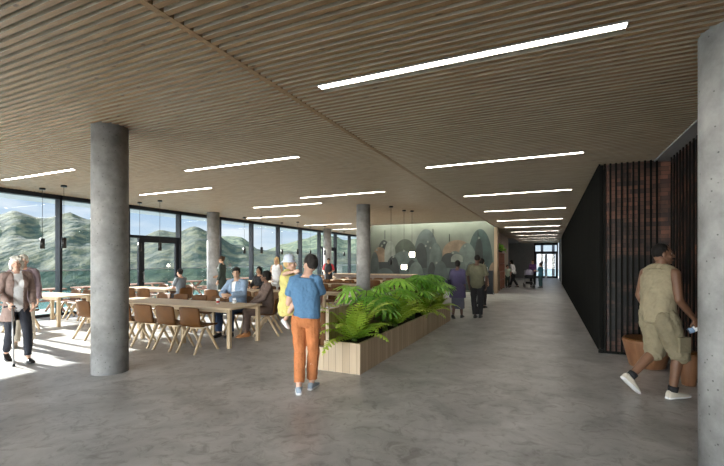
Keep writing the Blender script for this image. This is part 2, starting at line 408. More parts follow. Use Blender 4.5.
struct(MB().box(XC-.06, XC, 20.6, 21.6, ZR, 4.4).build('trim_8', M['grey_paint']))
ceiling('ceiling', -2.95, XC-.0, 21.85, 32.5, ZR, [])
# ---- far double door with transom light
dd = empty('door_3', (-.25, 42, 0)); struct(dd); W = 1.02
mb = MB().box(-W, W, -.06, .06, 2.38, 2.52).box(-W, W, -.06, .06, 3.1, ZR)
for x in (-W, W-.1): mb.box(x, x+.1, -.06, .06, 0, ZR)
mb.build('door_frame', M['frame'], dd)
for sgn in (-1, 1):
    x0, x1 = (-W+.1, -.01) if sgn < 0 else (.01, W-.1)
    lf = MB().box(x0, x0+.1, -.04, .04, .02, 2.38).box(x1-.1, x1, -.04, .04, .02, 2.38).box(x0, x1, -.04, .04, 2.28, 2.38).box(x0, x1, -.04, .04, .02, .2).build('door_leaf', M['frame'], dd)
    MB().box(x0+.1, x1-.1, -.006, .006, .2, 2.28).build('glass_pane', M['glass'], lf)
    MB().cyl((-.08*sgn*0+(.06 if sgn > 0 else -.06), -.1, .8), ((.06 if sgn > 0 else -.06), -.1, 1.4), .015, seg=8).build('door_handle', M['steel'], lf)
MB().box(-W+.1, W-.1, -.006, .006, 2.52, 3.1).build('glass_pane', M['glass'], dd)
struct(MB().box(-1.27, 1.0, 42, 42.2, ZR, ZR+.4).build('trim_9', M['frame']))
# light vestibule posts seen through the far door
struct(MB().box(-4, 4, 42.2, 47, -.2, 0).build('floor_outside', M['terrace']))
for x in (-.62, .38):
    tag(MB().box(-.12, .12, -.12, .12, 0, 3.4).build('outdoor_post', M['frame'], None, (x, 43.6, 0)), 'dark post standing outside behind the %s leaf of the far glass door' % ('left' if x < 0 else 'right'), 'post')

# ---- brick walls behind black fins on the right
struct(MB().box(.93, 3.2, 8.36, 8.5, 0, ZR+.1).build('wall_brick_front', M['brick']))
struct(MB().box(.93, 1.05, 8.5, 31.8, 0, ZR+.1).build('wall_brick_corridor', M['brick']))
struct(MB().box(1.85, 2.0, -8, 8.36, 0, ZR+.1).build('wall_right', M['brick']))
struct(MB().box(.84, 1.05, 31.8, 42.2, 0, ZR+.1).build('wall_right_end', M['darkwall']))
wd = empty('door_4', (.83, 32.6, 0)); struct(wd)
MB().box(-.03, .0, -.08, .08, 0, 2.15).build('door_frame', M['white'], wd)
def fins(name, label, pts, dx, dy):
    r = empty('slat_screen', (*pts[0], 0)); tag(r, label, 'slat screen')
    mb = MB()
    for i, (x, y) in enumerate(pts):
        a, b = x-pts[0][0], y-pts[0][1]
        mb.box(a-dx/2, a+dx/2, b-dy/2, b+dy/2, .04, ZR+.0)
    mb.build('fins', M['fin'], r)
    x0, y0 = pts[0]; x1, y1 = pts[-1]
    MB().box(min(0, x1-x0)-.015, max(0, x1-x0)+.015, min(0, y1-y0)-.015, max(0, y1-y0)+.015, 0, .04).build('bottom_rail', M['fin'], r)
fins('a', 'screen of upright black fins facing the viewer behind the walking man', [(.81+.084*i, 8.30) for i in range(11)], .026, .035)
fins('b', 'long screen of black fins running down the right side of the corridor', [(.84, 8.42+.11*i) for i in range(212)], .09, .03)
fins('c', 'black fin screen beside the right edge column, running towards the viewer', [(XR+.06, 8.12-.16*i) for i in range(46)], .02, .03)

# ---- wall behind the camera: glazed, daylight enters here
for k in range(9):
    w = empty('window_%d' % (30+k), (-12.2+1.8*k, -8, 0)); struct(w)
    MB().box(-.9, -.84, -.08, .08, 0, ZR).box(-.84, .9, -.08, .08, 0, .08).box(-.84, .9, -.08, .08, ZR-.1, ZR+.3).build('window_frame', M['frame'], w)
    MB().box(-.84, .9, -.006, .006, .08, ZR-.1).build('glass_pane', M['glass'], w)

# ---- mural shapes (painted hills and domes)
def mural_shape(pts, col, d, name='painted_shape'):
    bm = bmesh.new(); vs = [bm.verts.new((x, -.004-d*.0015, z)) for x, z in pts]; bm.faces.new(vs)
    r = bmesh.ops.extrude_face_region(bm, geom=bm.faces[:]); 
    for v in r['geom']:
        if isinstance(v, bmesh.types.BMVert): v.co.y = -.001
    bmesh.ops.recalc_face_normals(bm, faces=bm.faces)
    me = bpy.data.meshes.new(name); bm.to_mesh(me); bm.free(); me.materials.append(col)
    o = bpy.data.objects.new(name, me); C.objects.link(o); o.parent = MU; return o
MU = empty('wall_mural_painting', (-5.9, 21.6, 0)); tag(MU, 'wide grey-green mural of overlapping rounded hills and dome shapes under a cove light', 'mural')
mc = {k: mat('mural_'+k, [q*.5 for q in c], .75, var=.3, scale=2.5) for k, c in dict(sage=(.15, .185, .165), deep=(.035, .043, .04), slate=(.085, .105, .10), tan=(.27, .185, .12), pale=(.27, .29, .25), teal=(.05, .085, .08), mid=(.11, .14, .125), moss=(.07, .085, .06)).items()}
def mur(px, py):                                # photo position on the wall plane -> wall x, z
    t = (px-CX)/F; k = (t*CY-SY)/(t*SY+CY); d = 21.6/(t*SY+CY); return k*21.6+5.9, CAMZ-(py-HY)/F*d
def dome(cx, top, w, bottom, c, d, p=2.0, lean=0):
    x0, z1 = mur(cx, top); _, z0 = mur(cx, bottom); xr, _ = mur(cx+w/2, top); rx = xr-x0
    z0 = max(.02, z0); pts = [(x0-rx, z0)]
    for i in range(25):
        a = PI-PI*i/24; pts.append((x0+rx*math.copysign(abs(math.cos(a))**(2/p), math.cos(a))+lean*math.sin(a), z0+(z1-z0)*(.35+.65*math.sin(a)**.9)))
    pts.append((x0+rx, z0)); mural_shape(pts, mc[c], d)
for d, a in enumerate([(426, 229, 27, 290, 'slate'), (480, 229, 26, 290, 'teal'), (405, 239, 30, 290, 'moss'), (457, 240, 30, 262, 'tan'), (384, 240, 17, 290, 'deep'), (380, 247, 13, 262, 'tan'),
        (390, 241, 11, 262, 'pale'), (421, 243, 12, 268, 'deep'), (436, 243, 15, 290, 'mid'), (467, 243, 22, 290, 'sage'), (479, 238, 8, 268, 'deep'), (404, 251, 34, 290, 'mid'), (393, 256, 14, 290, 'deep'),
        (455, 251, 22, 290, 'mid'), (449, 253, 16, 268, 'deep'), (457, 254, 12, 262, 'pale'), (412, 260, 9, 272, 'deep'), (432, 262, 9, 290, 'deep'), (441, 261, 14, 290, 'slate'), (375, 252, 9, 290, 'slate'), (494, 262, 12, 290, 'tan'), (471, 262, 12, 290, 'slate'), (416, 262, 16, 290, 'sage'), (385, 268, 22, 290, 'slate')]):
    dome(a[0], a[1], a[2], a[3], a[4], d)
for (px, py) in [(384.5, 243), (382, 246), (377, 250), (428, 242), (426, 246), (430.5, 248), (453, 253), (465, 246), (393.5, 257), (404, 251), (436.5, 263), (479, 238)]:
    x, z = mur(px, py); mural_shape([(x-.05, z-.06), (x+.05, z-.04), (x+.06, z+.05), (x-.03, z+.07)], mc['pale'], 30, 'painted_glint')  # pale patches painted in for specular glints on the wall
for (px, py, l) in [(385, 232, 8), (433, 231, 6), (449.5, 236, 6), (478, 232, 5)]:
    x, z = mur(px, py); mural_shape([(x-.012, z-l*.05), (x+.012, z-l*.05), (x+.012, z+.1), (x-.012, z+.1)], mc['deep'], 31, 'painted_line')
r = empty('cove_light', (-5.9, 21.2, 4.2)); tag(r, 'hidden linear cove light washing the top of the mural', 'cove light')
MB().box(-3.3, 3.3, -.04, .04, 0, .05).build('led_strip', mat('cove_led', (1, 1, .9), .5, emit=(.97, 1, .84), estr=44), r)

# ---- pendants
def pendant(x, y, zc, zt, zb, label, group, glow=False, r=.055):
    p = empty('pendant_lamp', (x, y, zc)); tag(p, label, 'pendant lamp', group)
    MB().cyl((0, 0, -.05), (0, 0, -.002), .07, seg=14).build('canopy', M['black_metal'], p)
    MB().cyl((0, 0, zt-zc), (0, 0, -.05), .006, seg=6).build('cord', M['black_metal'], p)
    if glow:
        MB().box(-r, r, -r, r, zb-zc, zt-zc).build('lamp_shade', M['lampglow'], p, bevel=.02)
        MB().cyl((0, 0, zt-zc-.005), (0, 0, zt-zc+.05), .03, seg=10).build('lamp_cap', M['black_metal'], p)
    else:
        MB().cyl((0, 0, zb-zc), (0, 0, zt-zc), r, seg=14).build('lamp_shade', M['black_metal'], p)
for y, t in ((6.35, 'at far left before the window mullion'), (9.2, 'before the first glass door'), (14.3, 'in front of the windows above the seated man in light blue'), (17.1, 'above the child with the sun hat'), (19.8, 'above the head of the man in the blue t-shirt'), (24.0, 'near the red-shirted person'), (27, 'far back by the last windows')):
    for x in (-12.3, -11.35):
        pendant(x, y, ZL, 2.22, 1.95, '%s black cylinder pendant %s' % ('left' if x < -12 else 'right', t), 'black pendants by the windows')
# ---- furniture
def make_chair():
    t = empty('dining_chair', (0, 0, 0))
    # shell: profile from seat front to back top, facing +y
    prof = [(.23, .435), (.22, .455), (.12, .452), (.0, .44), (-.12, .44), (-.18, .462), (-.215, .52), (-.235, .60), (-.25, .69), (-.263, .775), (-.268, .81)]
    bm = bmesh.new(); nu = 12; grid = []
    for j, (y, z) in enumerate(prof):
        f = j/(len(prof)-1); hw = .245 - (.012*max(0, (f-.85)/.15)) - (.02 if j == 0 else 0); row = []
        for i in range(nu+1):
            u = -1+2*i/nu; lift = .018*u*u if j < 5 else 0; wrap = .055*u*u*min(1, max(0, (j-4)/3))
            row.append(bm.verts.new((u*hw, y+wrap, z+lift - (.02*abs(u)**4 if j == len(prof)-1 else 0))))
        grid.append(row)
    for j in range(len(prof)-1):
        for i in range(nu):
            f = bm.faces.new((grid[j][i], grid[j][i+1], grid[j+1][i+1], grid[j+1][i])); f.smooth = True
    bmesh.ops.recalc_face_normals(bm, faces=bm.faces)
    bmesh.ops.solidify(bm, geom=bm.faces[:], thickness=.022)
    for f in bm.faces: f.smooth = True
    me = bpy.data.meshes.new('seat_shell'); bm.to_mesh(me); bm.free(); me.materials.append(M['leather'])
    o = bpy.data.objects.new('seat_shell', me); C.objects.link(o); o.parent = t
    for sx in (-1, 1):
        for sy in (-1, 1):
            a = V((sx*.185, sy*.035, .425)); b = V((sx*.215, sy*.27, 0)); mb = MB()
            d = (b-a); n_ = 6
            mb.loft([(a+d*k/n_, V((1, 0, 0)), V((0, 1, 0)), .018, .034-.012*k/n_) for k in range(n_+1)], seg=10, p=4)
            mb.build('leg', M['oakleg'], t)
    MB().box(-.19, .19, -.03, .03, .40, .428).build('crossbar', M['oakleg'], t)
    return t
CH0 = make_chair(); CH_used = [False]; tag(CH0, 'chair', 'chair')
def chair(x, y, rz, label, group):
    o = copy_tree(CH0) if CH_used[0] else CH0
    CH_used[0] = True
    o.location = (x, y, 0); o.rotation_euler.z = rz; o['label'] = label; o['category'] = 'chair'; o['group'] = group; return o
def table(x0, x1, y0, y1, label, legs, group='long dining tables'):
    cx, cy = (x0+x1)/2, (y0+y1)/2; t = empty('dining_table', (cx, cy, 0)); tag(t, label, 'table', group)
    hx, hy = (x1-x0)/2, (y1-y0)/2
    MB().box(-hx, hx, -hy, hy, .715, .75).build('tabletop', M['oak'], t, bevel=.008)
    MB().box(-hx+.06, hx-.06, -hy+.07, -hy+.09, .65, .714).box(-hx+.06, hx-.06, hy-.09, hy-.07, .65, .714).build('apron', M['oak'], t)
    for lx in legs:
        for ly in (-hy+.045, hy-.045):
            MB().box(lx-cx-.035, lx-cx+.035, ly-.035, ly+.035, 0, .714).build('leg', M['oakleg'], t, bevel=.006)
rowsA = [(5.8, 6.7, 'nearest long oak table, beside the big concrete column'), (9.3, 10.2, 'second long oak table back, behind the seated couple'),
         (13.2, 14.1, 'third long oak table back, middle of the dining hall'), (16.6, 17.5, 'fourth long oak table back')]
where = ['nearest long table', 'second long table', 'third long table', 'fourth long table']
for i, (y0, y1, lb) in enumerate(rowsA):
    xo = (0, 0, -1.0, -.4)[i]; table(-9.0+xo, -5.3+xo, y0, y1, lb, [q+xo for q in (-5.38, -6.55, -7.72, -8.92)])
    for k in range(6):
        x = -5.76-.6*k+xo
        kth = ['rightmost', 'second from the right', 'third from the right', 'fourth from the right', 'fifth from the right', 'leftmost'][k]
        chair(x, y0-.34, random.uniform(-.05, .05), 'brown shell chair on the near side of the %s, %s' % (where[i], kth), 'chairs on the near side of the %s' % where[i])
        if i == 0 and k in (): continue
        if i == 0 and k < 2: continue
        chair(x-.05, y1+.36, PI+random.uniform(-.08, .08), 'brown shell chair on the far side of the %s, %s' % (where[i], kth), 'chairs on the far side of the %s' % where[i])
chair(-5.62, 7.3, PI/2+.45, 'brown shell chair the woman in the brown suit sits on', 'chairs of the seated couple')
chair(-6.36, 7.22, PI+.1, 'brown shell chair the man in the light blue cardigan sits on', 'chairs of the seated couple')
rowsB = [(5.95, 6.75, -12.6, -10.85, 'oak table by the windows at far left, nearest of the window row'), (8.9, 9.6, -12.8, -10.72, 'oak table before the first glass door, where the woman in grey sits'),
         (13.9, 14.7, -12.2, -10.5, 'oak window table just beyond the slim column'), (16.8, 17.5, -12.4, -10.5, 'fourth oak table of the window row'), (19.5, 20.2, -12.4, -10.5, 'farthest oak table of the window row')]
wb = ['nearest window table', 'window table before the glass door', 'third window table', 'fourth window table', 'farthest window table']
for i, (y0, y1, x0, x1, lb) in enumerate(rowsB):
    table(x0, x1, y0, y1, lb, (x0+.08, x1-.08), 'oak tables by the windows')
    for k in range(3):
        x = x1-.38-.6*k; kth = ['right', 'middle', 'left'][k]
        if not (i == 0 and k != 1): chair(x, y0-.3, random.uniform(-.1, .1), '%s brown chair on the near side of the %s' % (kth, wb[i]), 'chairs at the window tables')
        chair(x, y1+.33, PI+random.uniform(-.1, .1), '%s brown chair on the far side of the %s' % (kth, wb[i]), 'chairs at the window tables')
chair(-10.30, 9.12, PI/2, 'brown chair of the seated woman in grey at the end of the window table', 'chairs at the window tables')
chair(-11.1, 5.3, -PI/2+.15, 'brown chair seen side-on between the old couple and the big column', 'chairs by the old couple')
# things on the near table
c = empty('takeaway_cup', (-6.05, 6.05+.2, .751)); tag(c, 'white paper cup with a red band on the nearest table', 'cup')
MB().lathe([(.026, 0), (.036, .10)]).build('cup_body', M['white'], c)
MB().lathe([(.0305, .03), (.0345, .07)]).build('cup_sleeve', mat('red_card', (.5, .05, .04)), c)
MB().lathe([(.038, .1), (.037, .112), (.03, .116)]).build('lid', M['white'], c)
c = empty('coffee_cup', (-5.85, 6.5, .751)); tag(c, 'small white coffee cup on the table before the seated couple', 'cup')
MB().lathe([(.02, 0), (.04, .03), (.042, .065)]).build('cup_body', M['white'], c)
MB().lathe([(.03, 0), (.07, .006), (.072, .012)]).build('saucer', M['white'], c)
# outdoor picnic tables
def picnic(x, y, label):
    t = empty('picnic_table', (x, y, -.03)); tag(t, label, 'outdoor table', 'red-brown tables on the terrace')
    mb = MB()
    for k in range(5): mb.box(-.35+.14*k, -.35+.14*k+.125, -.65, .65, .74, .775)
    mb.build('tabletop', M['redwood'], t)
    for s in (-1, 1):
        MB().box(s*.62-.14, s*.62+.14, -.65, .65, .43, .46).build('bench', M['redwood'], t)
        MB().cyl((-.3, s*.5, .74), (.55, s*.5, 0), .035, seg=8).cyl((.3, s*.5, .74), (-.55, s*.5, 0), .035, seg=8).box(-.6, .6, s*.5-.03, s*.5+.03, .38, .43).build('trestle', M['redwood'], t)
for k, y in enumerate([3.6, 5.5, 7.3, 9.1, 11, 13, 15, 17, 19.2]):
    picnic(-14.4, y, '%s red-brown picnic table on the terrace outside the windows' % ['nearest', 'second nearest', 'third nearest', 'fourth nearest', 'middle', 'fourth farthest', 'third farthest', 'second farthest', 'farthest'][k])
# ---- planter with bench
PL = empty('planter_box', (-2.73, 8.6, 0)); tag(PL, 'long low oak-boarded planter box full of green plants beside the walkway', 'planter')
px0, px1, py0, py1, ph = -.30, .29, -3.34, 2.50, .44
MB().box(px0, px1, py0, py0+.05, 0, ph).build('end_panel', M['plank'], PL)
MB().box(px0, px1, py1-.05, py1, 0, ph).build('end_panel', M['plank'], PL)
MB().box(px1-.05, px1, py0+.05, py1-.05, 0, ph).build('side_panel', M['plank'], PL)
MB().box(px0, px0+.05, py0+.05, py1-.05, 0, .9).build('back_panel', M['plank'], PL)
MB().box(px0+.05, px1-.05, py0+.05, py1-.05, .05, .38).build('soil', M['soil'], PL)
BN = empty('banquette_bench', (-3.26, 8.6, 0)); tag(BN, 'built-in bench with oak base and brown leather cushions along the planter', 'bench')
MB().box(-.22, .225, -3.34, 2.50, 0, .34).build('bench_base', M['plank'], BN)
for k in range(5):
    MB().box(-.24, .13, -3.30+1.155*k, -2.17+1.155*k, .341, .44).build('seat_cushion', M['leather'], BN, bevel=.03)
    MB().box(.13, .225, -3.30+1.155*k, -2.17+1.155*k, .345, .86).build('back_cushion', M['leather'], BN, bevel=.03)
# poufs
def pouf(x, y, r, h, label):
    p = empty('pouf', (x, y, 0)); tag(p, label, 'pouf', 'rounded wooden poufs by the fin screen')
    MB().lathe([(r*.66, 0), (r*.72, .02), (r*.88, h*.55), (r*.97, h*.85), (r, h-.03), (r*.99, h-.004)], seg=48).build('body', M['veneer'], p)
    MB().lathe([(r*.97, h-.003), (r*.96, h+.012), (r*.9, h+.02)], seg=48).build('top_pad', M['leather'], p)
# shelf, kiosk, counter
sh = empty('shelf_unit', (-2.6, 24.6, 0)); tag(sh, 'tall narrow red-brown shelf unit with trailing plants on the left of the corridor', 'shelf')
for yy in (-1.3, 0, 1.3): MB().box(-.17, .17, yy-.02, yy+.02, 0, 2.1).build('side_panel', M['redwood'], sh)
for z in (.1, .55, 1.0, 1.45, 2.06): MB().box(-.16, .16, -1.28, 1.28, z, z+.03).build('shelf_board', M['redwood'], sh)
k = empty('info_stand', (-2.62, 20.75, 0)); tag(k, 'slim dark freestanding information stand right of the mural', 'information stand')
MB().box(-.14, .14, -.05, .05, .02, 1.12).build('panel', M['frame'], k); MB().box(-.2, .2, -.15, .15, 0, .02).build('base', M['frame'], k); MB().box(-.17, .17, -.12, .05, 1.12, 1.16).build('reading_top', M['black_metal'], k)
ct = empty('serving_counter', (-9.9, 21.9, 0)) if False else empty('serving_counter', (-7.6, 19.9, 0)); tag(ct, 'long low serving counter with a wooden top in front of the mural', 'counter')
MB().box(-3.0, 1.4, -.35, .35, 0, .9).build('counter_body', mat('counter_brown', (.13, .095, .075)), ct); MB().box(-3.05, 1.45, -.4, .4, .9, .94).build('worktop', M['wallwood'], ct)
# ---- plants
def leaf_mat(name, c1, c2):
    m, nt, b = new_mat(name); n = nt.nodes; l = nt.links
    b.inputs['Roughness'].default_value = .42
    at = n.new('ShaderNodeAttribute'); at.attribute_name = 'tone'
    r = n.new('ShaderNodeValToRGB'); r.color_ramp.elements[0].color = (*c1, 1); r.color_ramp.elements[1].color = (*c2, 1)
    l.new(at.outputs['Fac'], r.inputs[0]); l.new(r.outputs[0], b.inputs['Base Color'])
    tr = n.new('ShaderNodeBsdfTranslucent'); l.new(r.outputs[0], tr.inputs[0])
    mx = n.new('ShaderNodeMixShader'); mx.inputs[0].default_value = .3
    l.new(b.outputs[0], mx.inputs[1]); l.new(tr.outputs[0], mx.inputs[2]); l.new(mx.outputs[0], n['Material Output'].inputs[0])
    return m
M['fern'] = leaf_mat('fern_green', (.16, .36, .03), (.66, .80, .12))
M['monstera'] = leaf_mat('monstera_green', (.10, .36, .04), (.45, .78, .11))
M['stem'] = mat('plant_stem', (.16, .26, .06), .5)
class LB:
    def __init__(s): s.v, s.f, s.t = [], [], []
    def quad(s, a, b, c, d, t):
        n = len(s.v); s.v += [a, b, c, d]; s.f.append((n, n+1, n+2, n+3)); s.t += [t]*4
    def build(s, name, m, parent):
        me = bpy.data.meshes.new(name); me.from_pydata([tuple(p) for p in s.v], [], s.f)
        at = me.attributes.new('tone', 'FLOAT', 'POINT'); at.data.foreach_set('value', s.t)
        me.materials.append(m); me.update()
        o = bpy.data.objects.new(name, me); C.objects.link(o); o.parent = parent; return o
def fern(loc, size, label, n=30, seed=0):
    rnd = random.Random(seed); t = empty('fern', loc, rnd.random()*6); tag(t, label, 'plant', 'ferns in the planter')
    lb = LB()
    for i in range(n):
        a = i*2.39996; el = rnd.uniform(.35, 1.3) if i > 7 else rnd.uniform(1.2, 1.5)
        L = size*rnd.uniform(.8, 1.1); dr = V((math.cos(a), math.sin(a), 0)); sd = V((-dr.y, dr.x, 0)); tone = rnd.random()*.7
        pts = []; p = V((0, 0, .02)) + dr*.03; e = el; N = 13
        for k in range(N+1):
            pts.append((p.copy(), e)); p = p + (dr*math.cos(e)+V((0, 0, 1))*math.sin(e))*(L/N); e -= .13*(1.3 if k > 6 else .5)
        for k in range(1, N):
            (p0, e0), (p1, _) = pts[k], pts[k+1]; f = k/N
            lw = size*.20*math.sin(PI*min(1, f*.86+.14))**.7*(1-.35*f)
            up = (dr*-math.sin(e0)+V((0, 0, 1))*math.cos(e0)); al = (p1-p0).normalized()
            lb.quad(p0-sd*.006, p0+sd*.006, p1+sd*.005, p1-sd*.005, tone+.3)
            for s_ in (-1, 1):
                tip = p0 + (sd*s_*.86 + al*.5)*lw - up*lw*.18
                w = al*(L/N)*.44
                lb.quad(p0+sd*s_*.003-w, p0+sd*s_*.003+w, tip+w*.35, tip-w*.25, min(1, tone+.3*f))
    lb.build('fronds', M['fern'], t)
    MB().cyl((0, 0, -.02), (0, 0, .07), .05, .03, 10).build('crown', M['stem'], t)
def monstera(loc, size, label, n=11, seed=0, bias=None):
    rnd = random.Random(seed); t = empty('monstera', loc); tag(t, label, 'plant', 'monsteras in the planter')
    st = MB(); lb = LB()
    for i in range(n):
        a = i*2.39996+seed; L = size*rnd.uniform(.34, .46); reach = size*rnd.uniform(.12, .42); hgt = size*rnd.uniform(.6, 1.0)
        dr = V((math.cos(a), math.sin(a), 0)); sd = V((-dr.y, dr.x, 0))
        base = V((rnd.uniform(-.05, .05), rnd.uniform(-.05, .05), 0)); tip = base+dr*reach+V((0, 0, hgt)); mid = base+dr*reach*.35+V((0, 0, hgt*.62))
        st.tube([base, mid, tip], .009, 6)
        tilt = rnd.uniform(-.15, .55); tone = rnd.random()*.6
        rt = (dr*math.cos(tilt)-V((0, 0, 1))*math.sin(tilt)).normalized(); nm = rt.cross(sd).normalized(); nm = nm if nm.z > 0 else -nm
        def pt(a_, r_): return tip + rt*(math.cos(a_)*r_+L*.1) + sd*(math.sin(a_)*r_) + nm*(.03*L-.55*r_*r_/L*.6) - V((0, 0, 1))*(.35*r_*r_/L)*.5
        nf = 11; amax = 2.45
        for k in range(nf):
            a0 = -amax+2*amax*k/(nf-1); Lf = L*(.62+.26*math.cos(a0*.8))*rnd.uniform(.92, 1.05); hw_ = amax/(nf-1)
            tt = min(1, tone+.15*(k % 2)+.1*rnd.random())
            c0 = pt(0, 0); i0, i1 = pt(a0-hw_, Lf*.34), pt(a0+hw_, Lf*.34); m0, m1 = pt(a0-hw_*.62, Lf*.62), pt(a0+hw_*.62, Lf*.62); e0, e1 = pt(a0-hw_*.36, Lf*.86), pt(a0+hw_*.36, Lf*.86); ee = pt(a0, Lf)
            lb.quad(c0, i0, pt(a0, Lf*.34)+nm*.006, i1, tt); lb.quad(i0, m0, m1, i1, tt); lb.quad(m0, e0, e1, m1, min(1, tt+.08)); lb.quad(e0, ee, ee+(e1-e0)*.01, e1, min(1, tt+.15))
    st.build('stems', M['stem'], t); lb.build('leaves', M['monstera'], t)
fern((-2.75, 5.72, .38), .84, 'light green fern at the very front of the planter box', 34, 1)
fern((-2.66, 7.35, .38), .84, 'light green fern leaning over the planter edge, second from the front', 34, 2)
fern((-2.66, 9.2, .38), .74, 'light green fern halfway along the planter', 30, 3)
fern((-2.68, 10.6, .38), .6, 'farthest light green fern near the walking couple', 28, 4)
for i, (x, y, s, lb) in enumerate([(-2.86, 6.35, .88, 'dark green monstera with split leaves just behind the front fern'), (-2.62, 6.75, .72, 'low monstera between the two nearest ferns'),
        (-2.84, 7.7, .92, 'tall monstera rising behind the second fern'), (-2.7, 8.45, .86, 'monstera in the middle of the planter'), (-2.85, 9.4, .92, 'monstera beyond the middle of the planter, in front of the grey column'),
        (-2.72, 9.75, .88, 'monstera towards the far end of the planter'), (-2.86, 10.3, .92, 'second farthest monstera of the planter'), (-2.76, 10.75, .76, 'monstera at the far tip of the planter next to the purple-dressed walker')]):
    monstera((x, y, .38), s, lb, 12, i+1)
for i, (y, z) in enumerate([(-.7, 2.09), (.6, 2.09)]):
    t = empty('potted_plant', (-2.6, 24.6+y, z)); tag(t, 'bushy green plant on top of the corridor shelf, %s one' % ('nearer', 'farther')[i], 'plant')
    MB().lathe([(.09, 0), (.13, .16)]).build('pot', M['black_metal'], t); lb = LB(); rnd = random.Random(i)
    for k in range(260):
        a = rnd.random()*6.28; e = rnd.uniform(-.4, 1.4); d = V((math.cos(a)*math.cos(e), math.sin(a)*math.cos(e), math.sin(e))); p = V((0, 0, .17))+d*rnd.uniform(.08, .3); p.x = max(-.08, p.x)
        s = V((rnd.uniform(-1, 1), rnd.uniform(-1, 1), rnd.uniform(-1, 1))).normalized()*.035; q = d*.04
        lb.quad(p-s*.3, p+s+q, p+q*2.4, p-s+q, rnd.random())
    lb.build('leaves', M['monstera'], t)
for i, (x, z) in enumerate([(404, 267), (412, 254.5)]):
    pass
pouf(1.37, 7.52, .33, .42, 'rounded brown wooden pouf behind the walking man in khaki')
pouf(1.66, 6.62, .11, .42, 'small round stool mostly hidden by the concrete column at the right edge')

# ================================================================== PEOPLE
SK = {k: mat('skin_'+k, c, .5, var=.08, scale=20) for k, c in dict(fair=(.62, .38, .28), tan=(.42, .24, .15), brown=(.17, .085, .05), dark=(.09, .045, .03), olive=(.50, .31, .21)).items()}
HM = {k: mat('hair_'+k, c, .75, spec=.2, var=.3, scale=40, stretch=(1, 1, .2)) for k, c in dict(white=(.72, .68, .62), black=(.012, .010, .009), brown=(.05, .028, .015), grey=(.028, .024, .022), blonde=(.55, .38, .18)).items()}
CLM = {}
def cloth(name, c, var=.12, rough=.85):
    if name not in CLM: CLM[name] = mat('cloth_'+name, c, rough, var=var, scale=9, bump=.35, bscale=26)
    return CLM[name]
EYE = mat('eye_white', (.42, .40, .37), .6, spec=.2); IRIS = mat('eye_dark', (.02, .012, .008), .3); LIP = {'fair': mat('lip_rose', (.45, .14, .12), .5), 'dark': mat('lip_dark', (.16, .06, .05), .5)}
DEF = dict(pel=(0, 0, .93), waist=(0, 0, 1.07), chest=(0, 0, 1.27), neck=(0, -.015, 1.475), head=(0, .015, 1.625),
           shR=(.178, -.005, 1.415), elR=(.225, -.03, 1.13), wrR=(.235, .06, .88), hipR=(.09, 0, .91), knR=(.10, .02, .50), anR=(.10, -.02, .085),
           shL=(-.178, -.005, 1.415), elL=(-.225, -.03, 1.13), wrL=(-.235, .06, .88), hipL=(-.09, 0, .91), knL=(-.10, .02, .50), anL=(-.10, -.02, .085))
def lerp(a, b, t): return V(a)*(1-t)+V(b)*t
def hand_mb(mb, wr, d, palm_n, side, curl=.5, s=1.0, mi=0):
    """palm, four unequal fingers, a thumb. d = pointing direction, palm_n = out of the palm, side=+1 if the thumb lies towards d x palm_n"""
    d = V(d).normalized(); n = V(palm_n); n = (n-d*n.dot(d)).normalized(); w = d.cross(n).normalized()*side
    mb.loft([(wr-d*.015*s, w, n, .025*s, .018*s), (wr+d*.02*s, w, n, .033*s, .016*s), (wr+d*.06*s, w, n, .040*s, .014*s), (wr+d*.092*s, w, n, .040*s, .011*s)], seg=12, mi=mi, p=2.6)
    for k, (off, L) in enumerate([(.029, .070), (.010, .080), (-.010, .074), (-.029, .058)]):
        p = wr+d*.086*s+w*off*s; a = .15+curl*.5+.04*k; r = .0088*s; prev = p - d*.012*s
        mb.cap(prev, p, r, r, mi, 8)
        for j, fr in enumerate((.42, .33, .25)):
            dd = d*math.cos(a)+n*math.sin(a); q = p+dd*L*fr*s
            mb.cap(p, q, r*(1-.08*j), r*(.92-.08*j), mi, 8, e0=False); p = q; a += curl*.95
    p = wr+d*.025*s+w*.026*s; dd = (d*.62+w*.68+n*.32).normalized(); q = p+dd*.042*s; mb.cap(p, q, .0125*s, .0105*s, mi, 8)
    dd = (d*.88+w*.22+n*(.30+curl*.4)).normalized(); r_ = q+dd*.032*s; mb.cap(q, r_, .0102*s, .0092*s, mi, 8); mb.cap(r_, r_+(dd+n*.3*curl).normalized()*.022*s, .0092*s, .0075*s, mi, 8)
def head_mb(hm, T, female, detail):
    """T maps head space (origin head centre, +y face) to body space."""
    R = T.to_3x3().normalized(); sc = T.to_3x3().col[0].length
    def B(c, r, mi=0): hm.ball(T @ V(c), tuple(x*sc for x in (r if hasattr(r, '__len__') else (r, r, r))), 16, 11, mi, R)
    def K(a, b, ra, rb): hm.cap(T @ V(a), T @ V(b), ra*sc, rb*sc, 0, 10)
    B((0, -.012, .026), (.075, .093, .093)); B((0, .022, -.02), (.063, .068, .085)); B((0, .028, -.055), (.050 if female else .056, .058, .052)); B((0, .066, -.098), (.024, .02, .016))
    B((0, .060, .028), (.052, .026, .016)); B((0, -.03, -.03), (.06, .06, .06))
    K((0, .085, .012), (0, .108, -.028), .008, .0125); B((.012, .094, -.032), .009); B((-.012, .094, -.032), .009)
    for s in (-1, 1):
        B((s*.040, .058, -.028), (.022, .024, .02)); B((s*.076, -.005, -.005), (.010, .020, .031)); B((s*.070, -.002, -.02), (.012, .012, .014))
    B((0, .086, -.062), (.024, .010, .008)); B((0, .083, -.073), (.020, .010, .007))
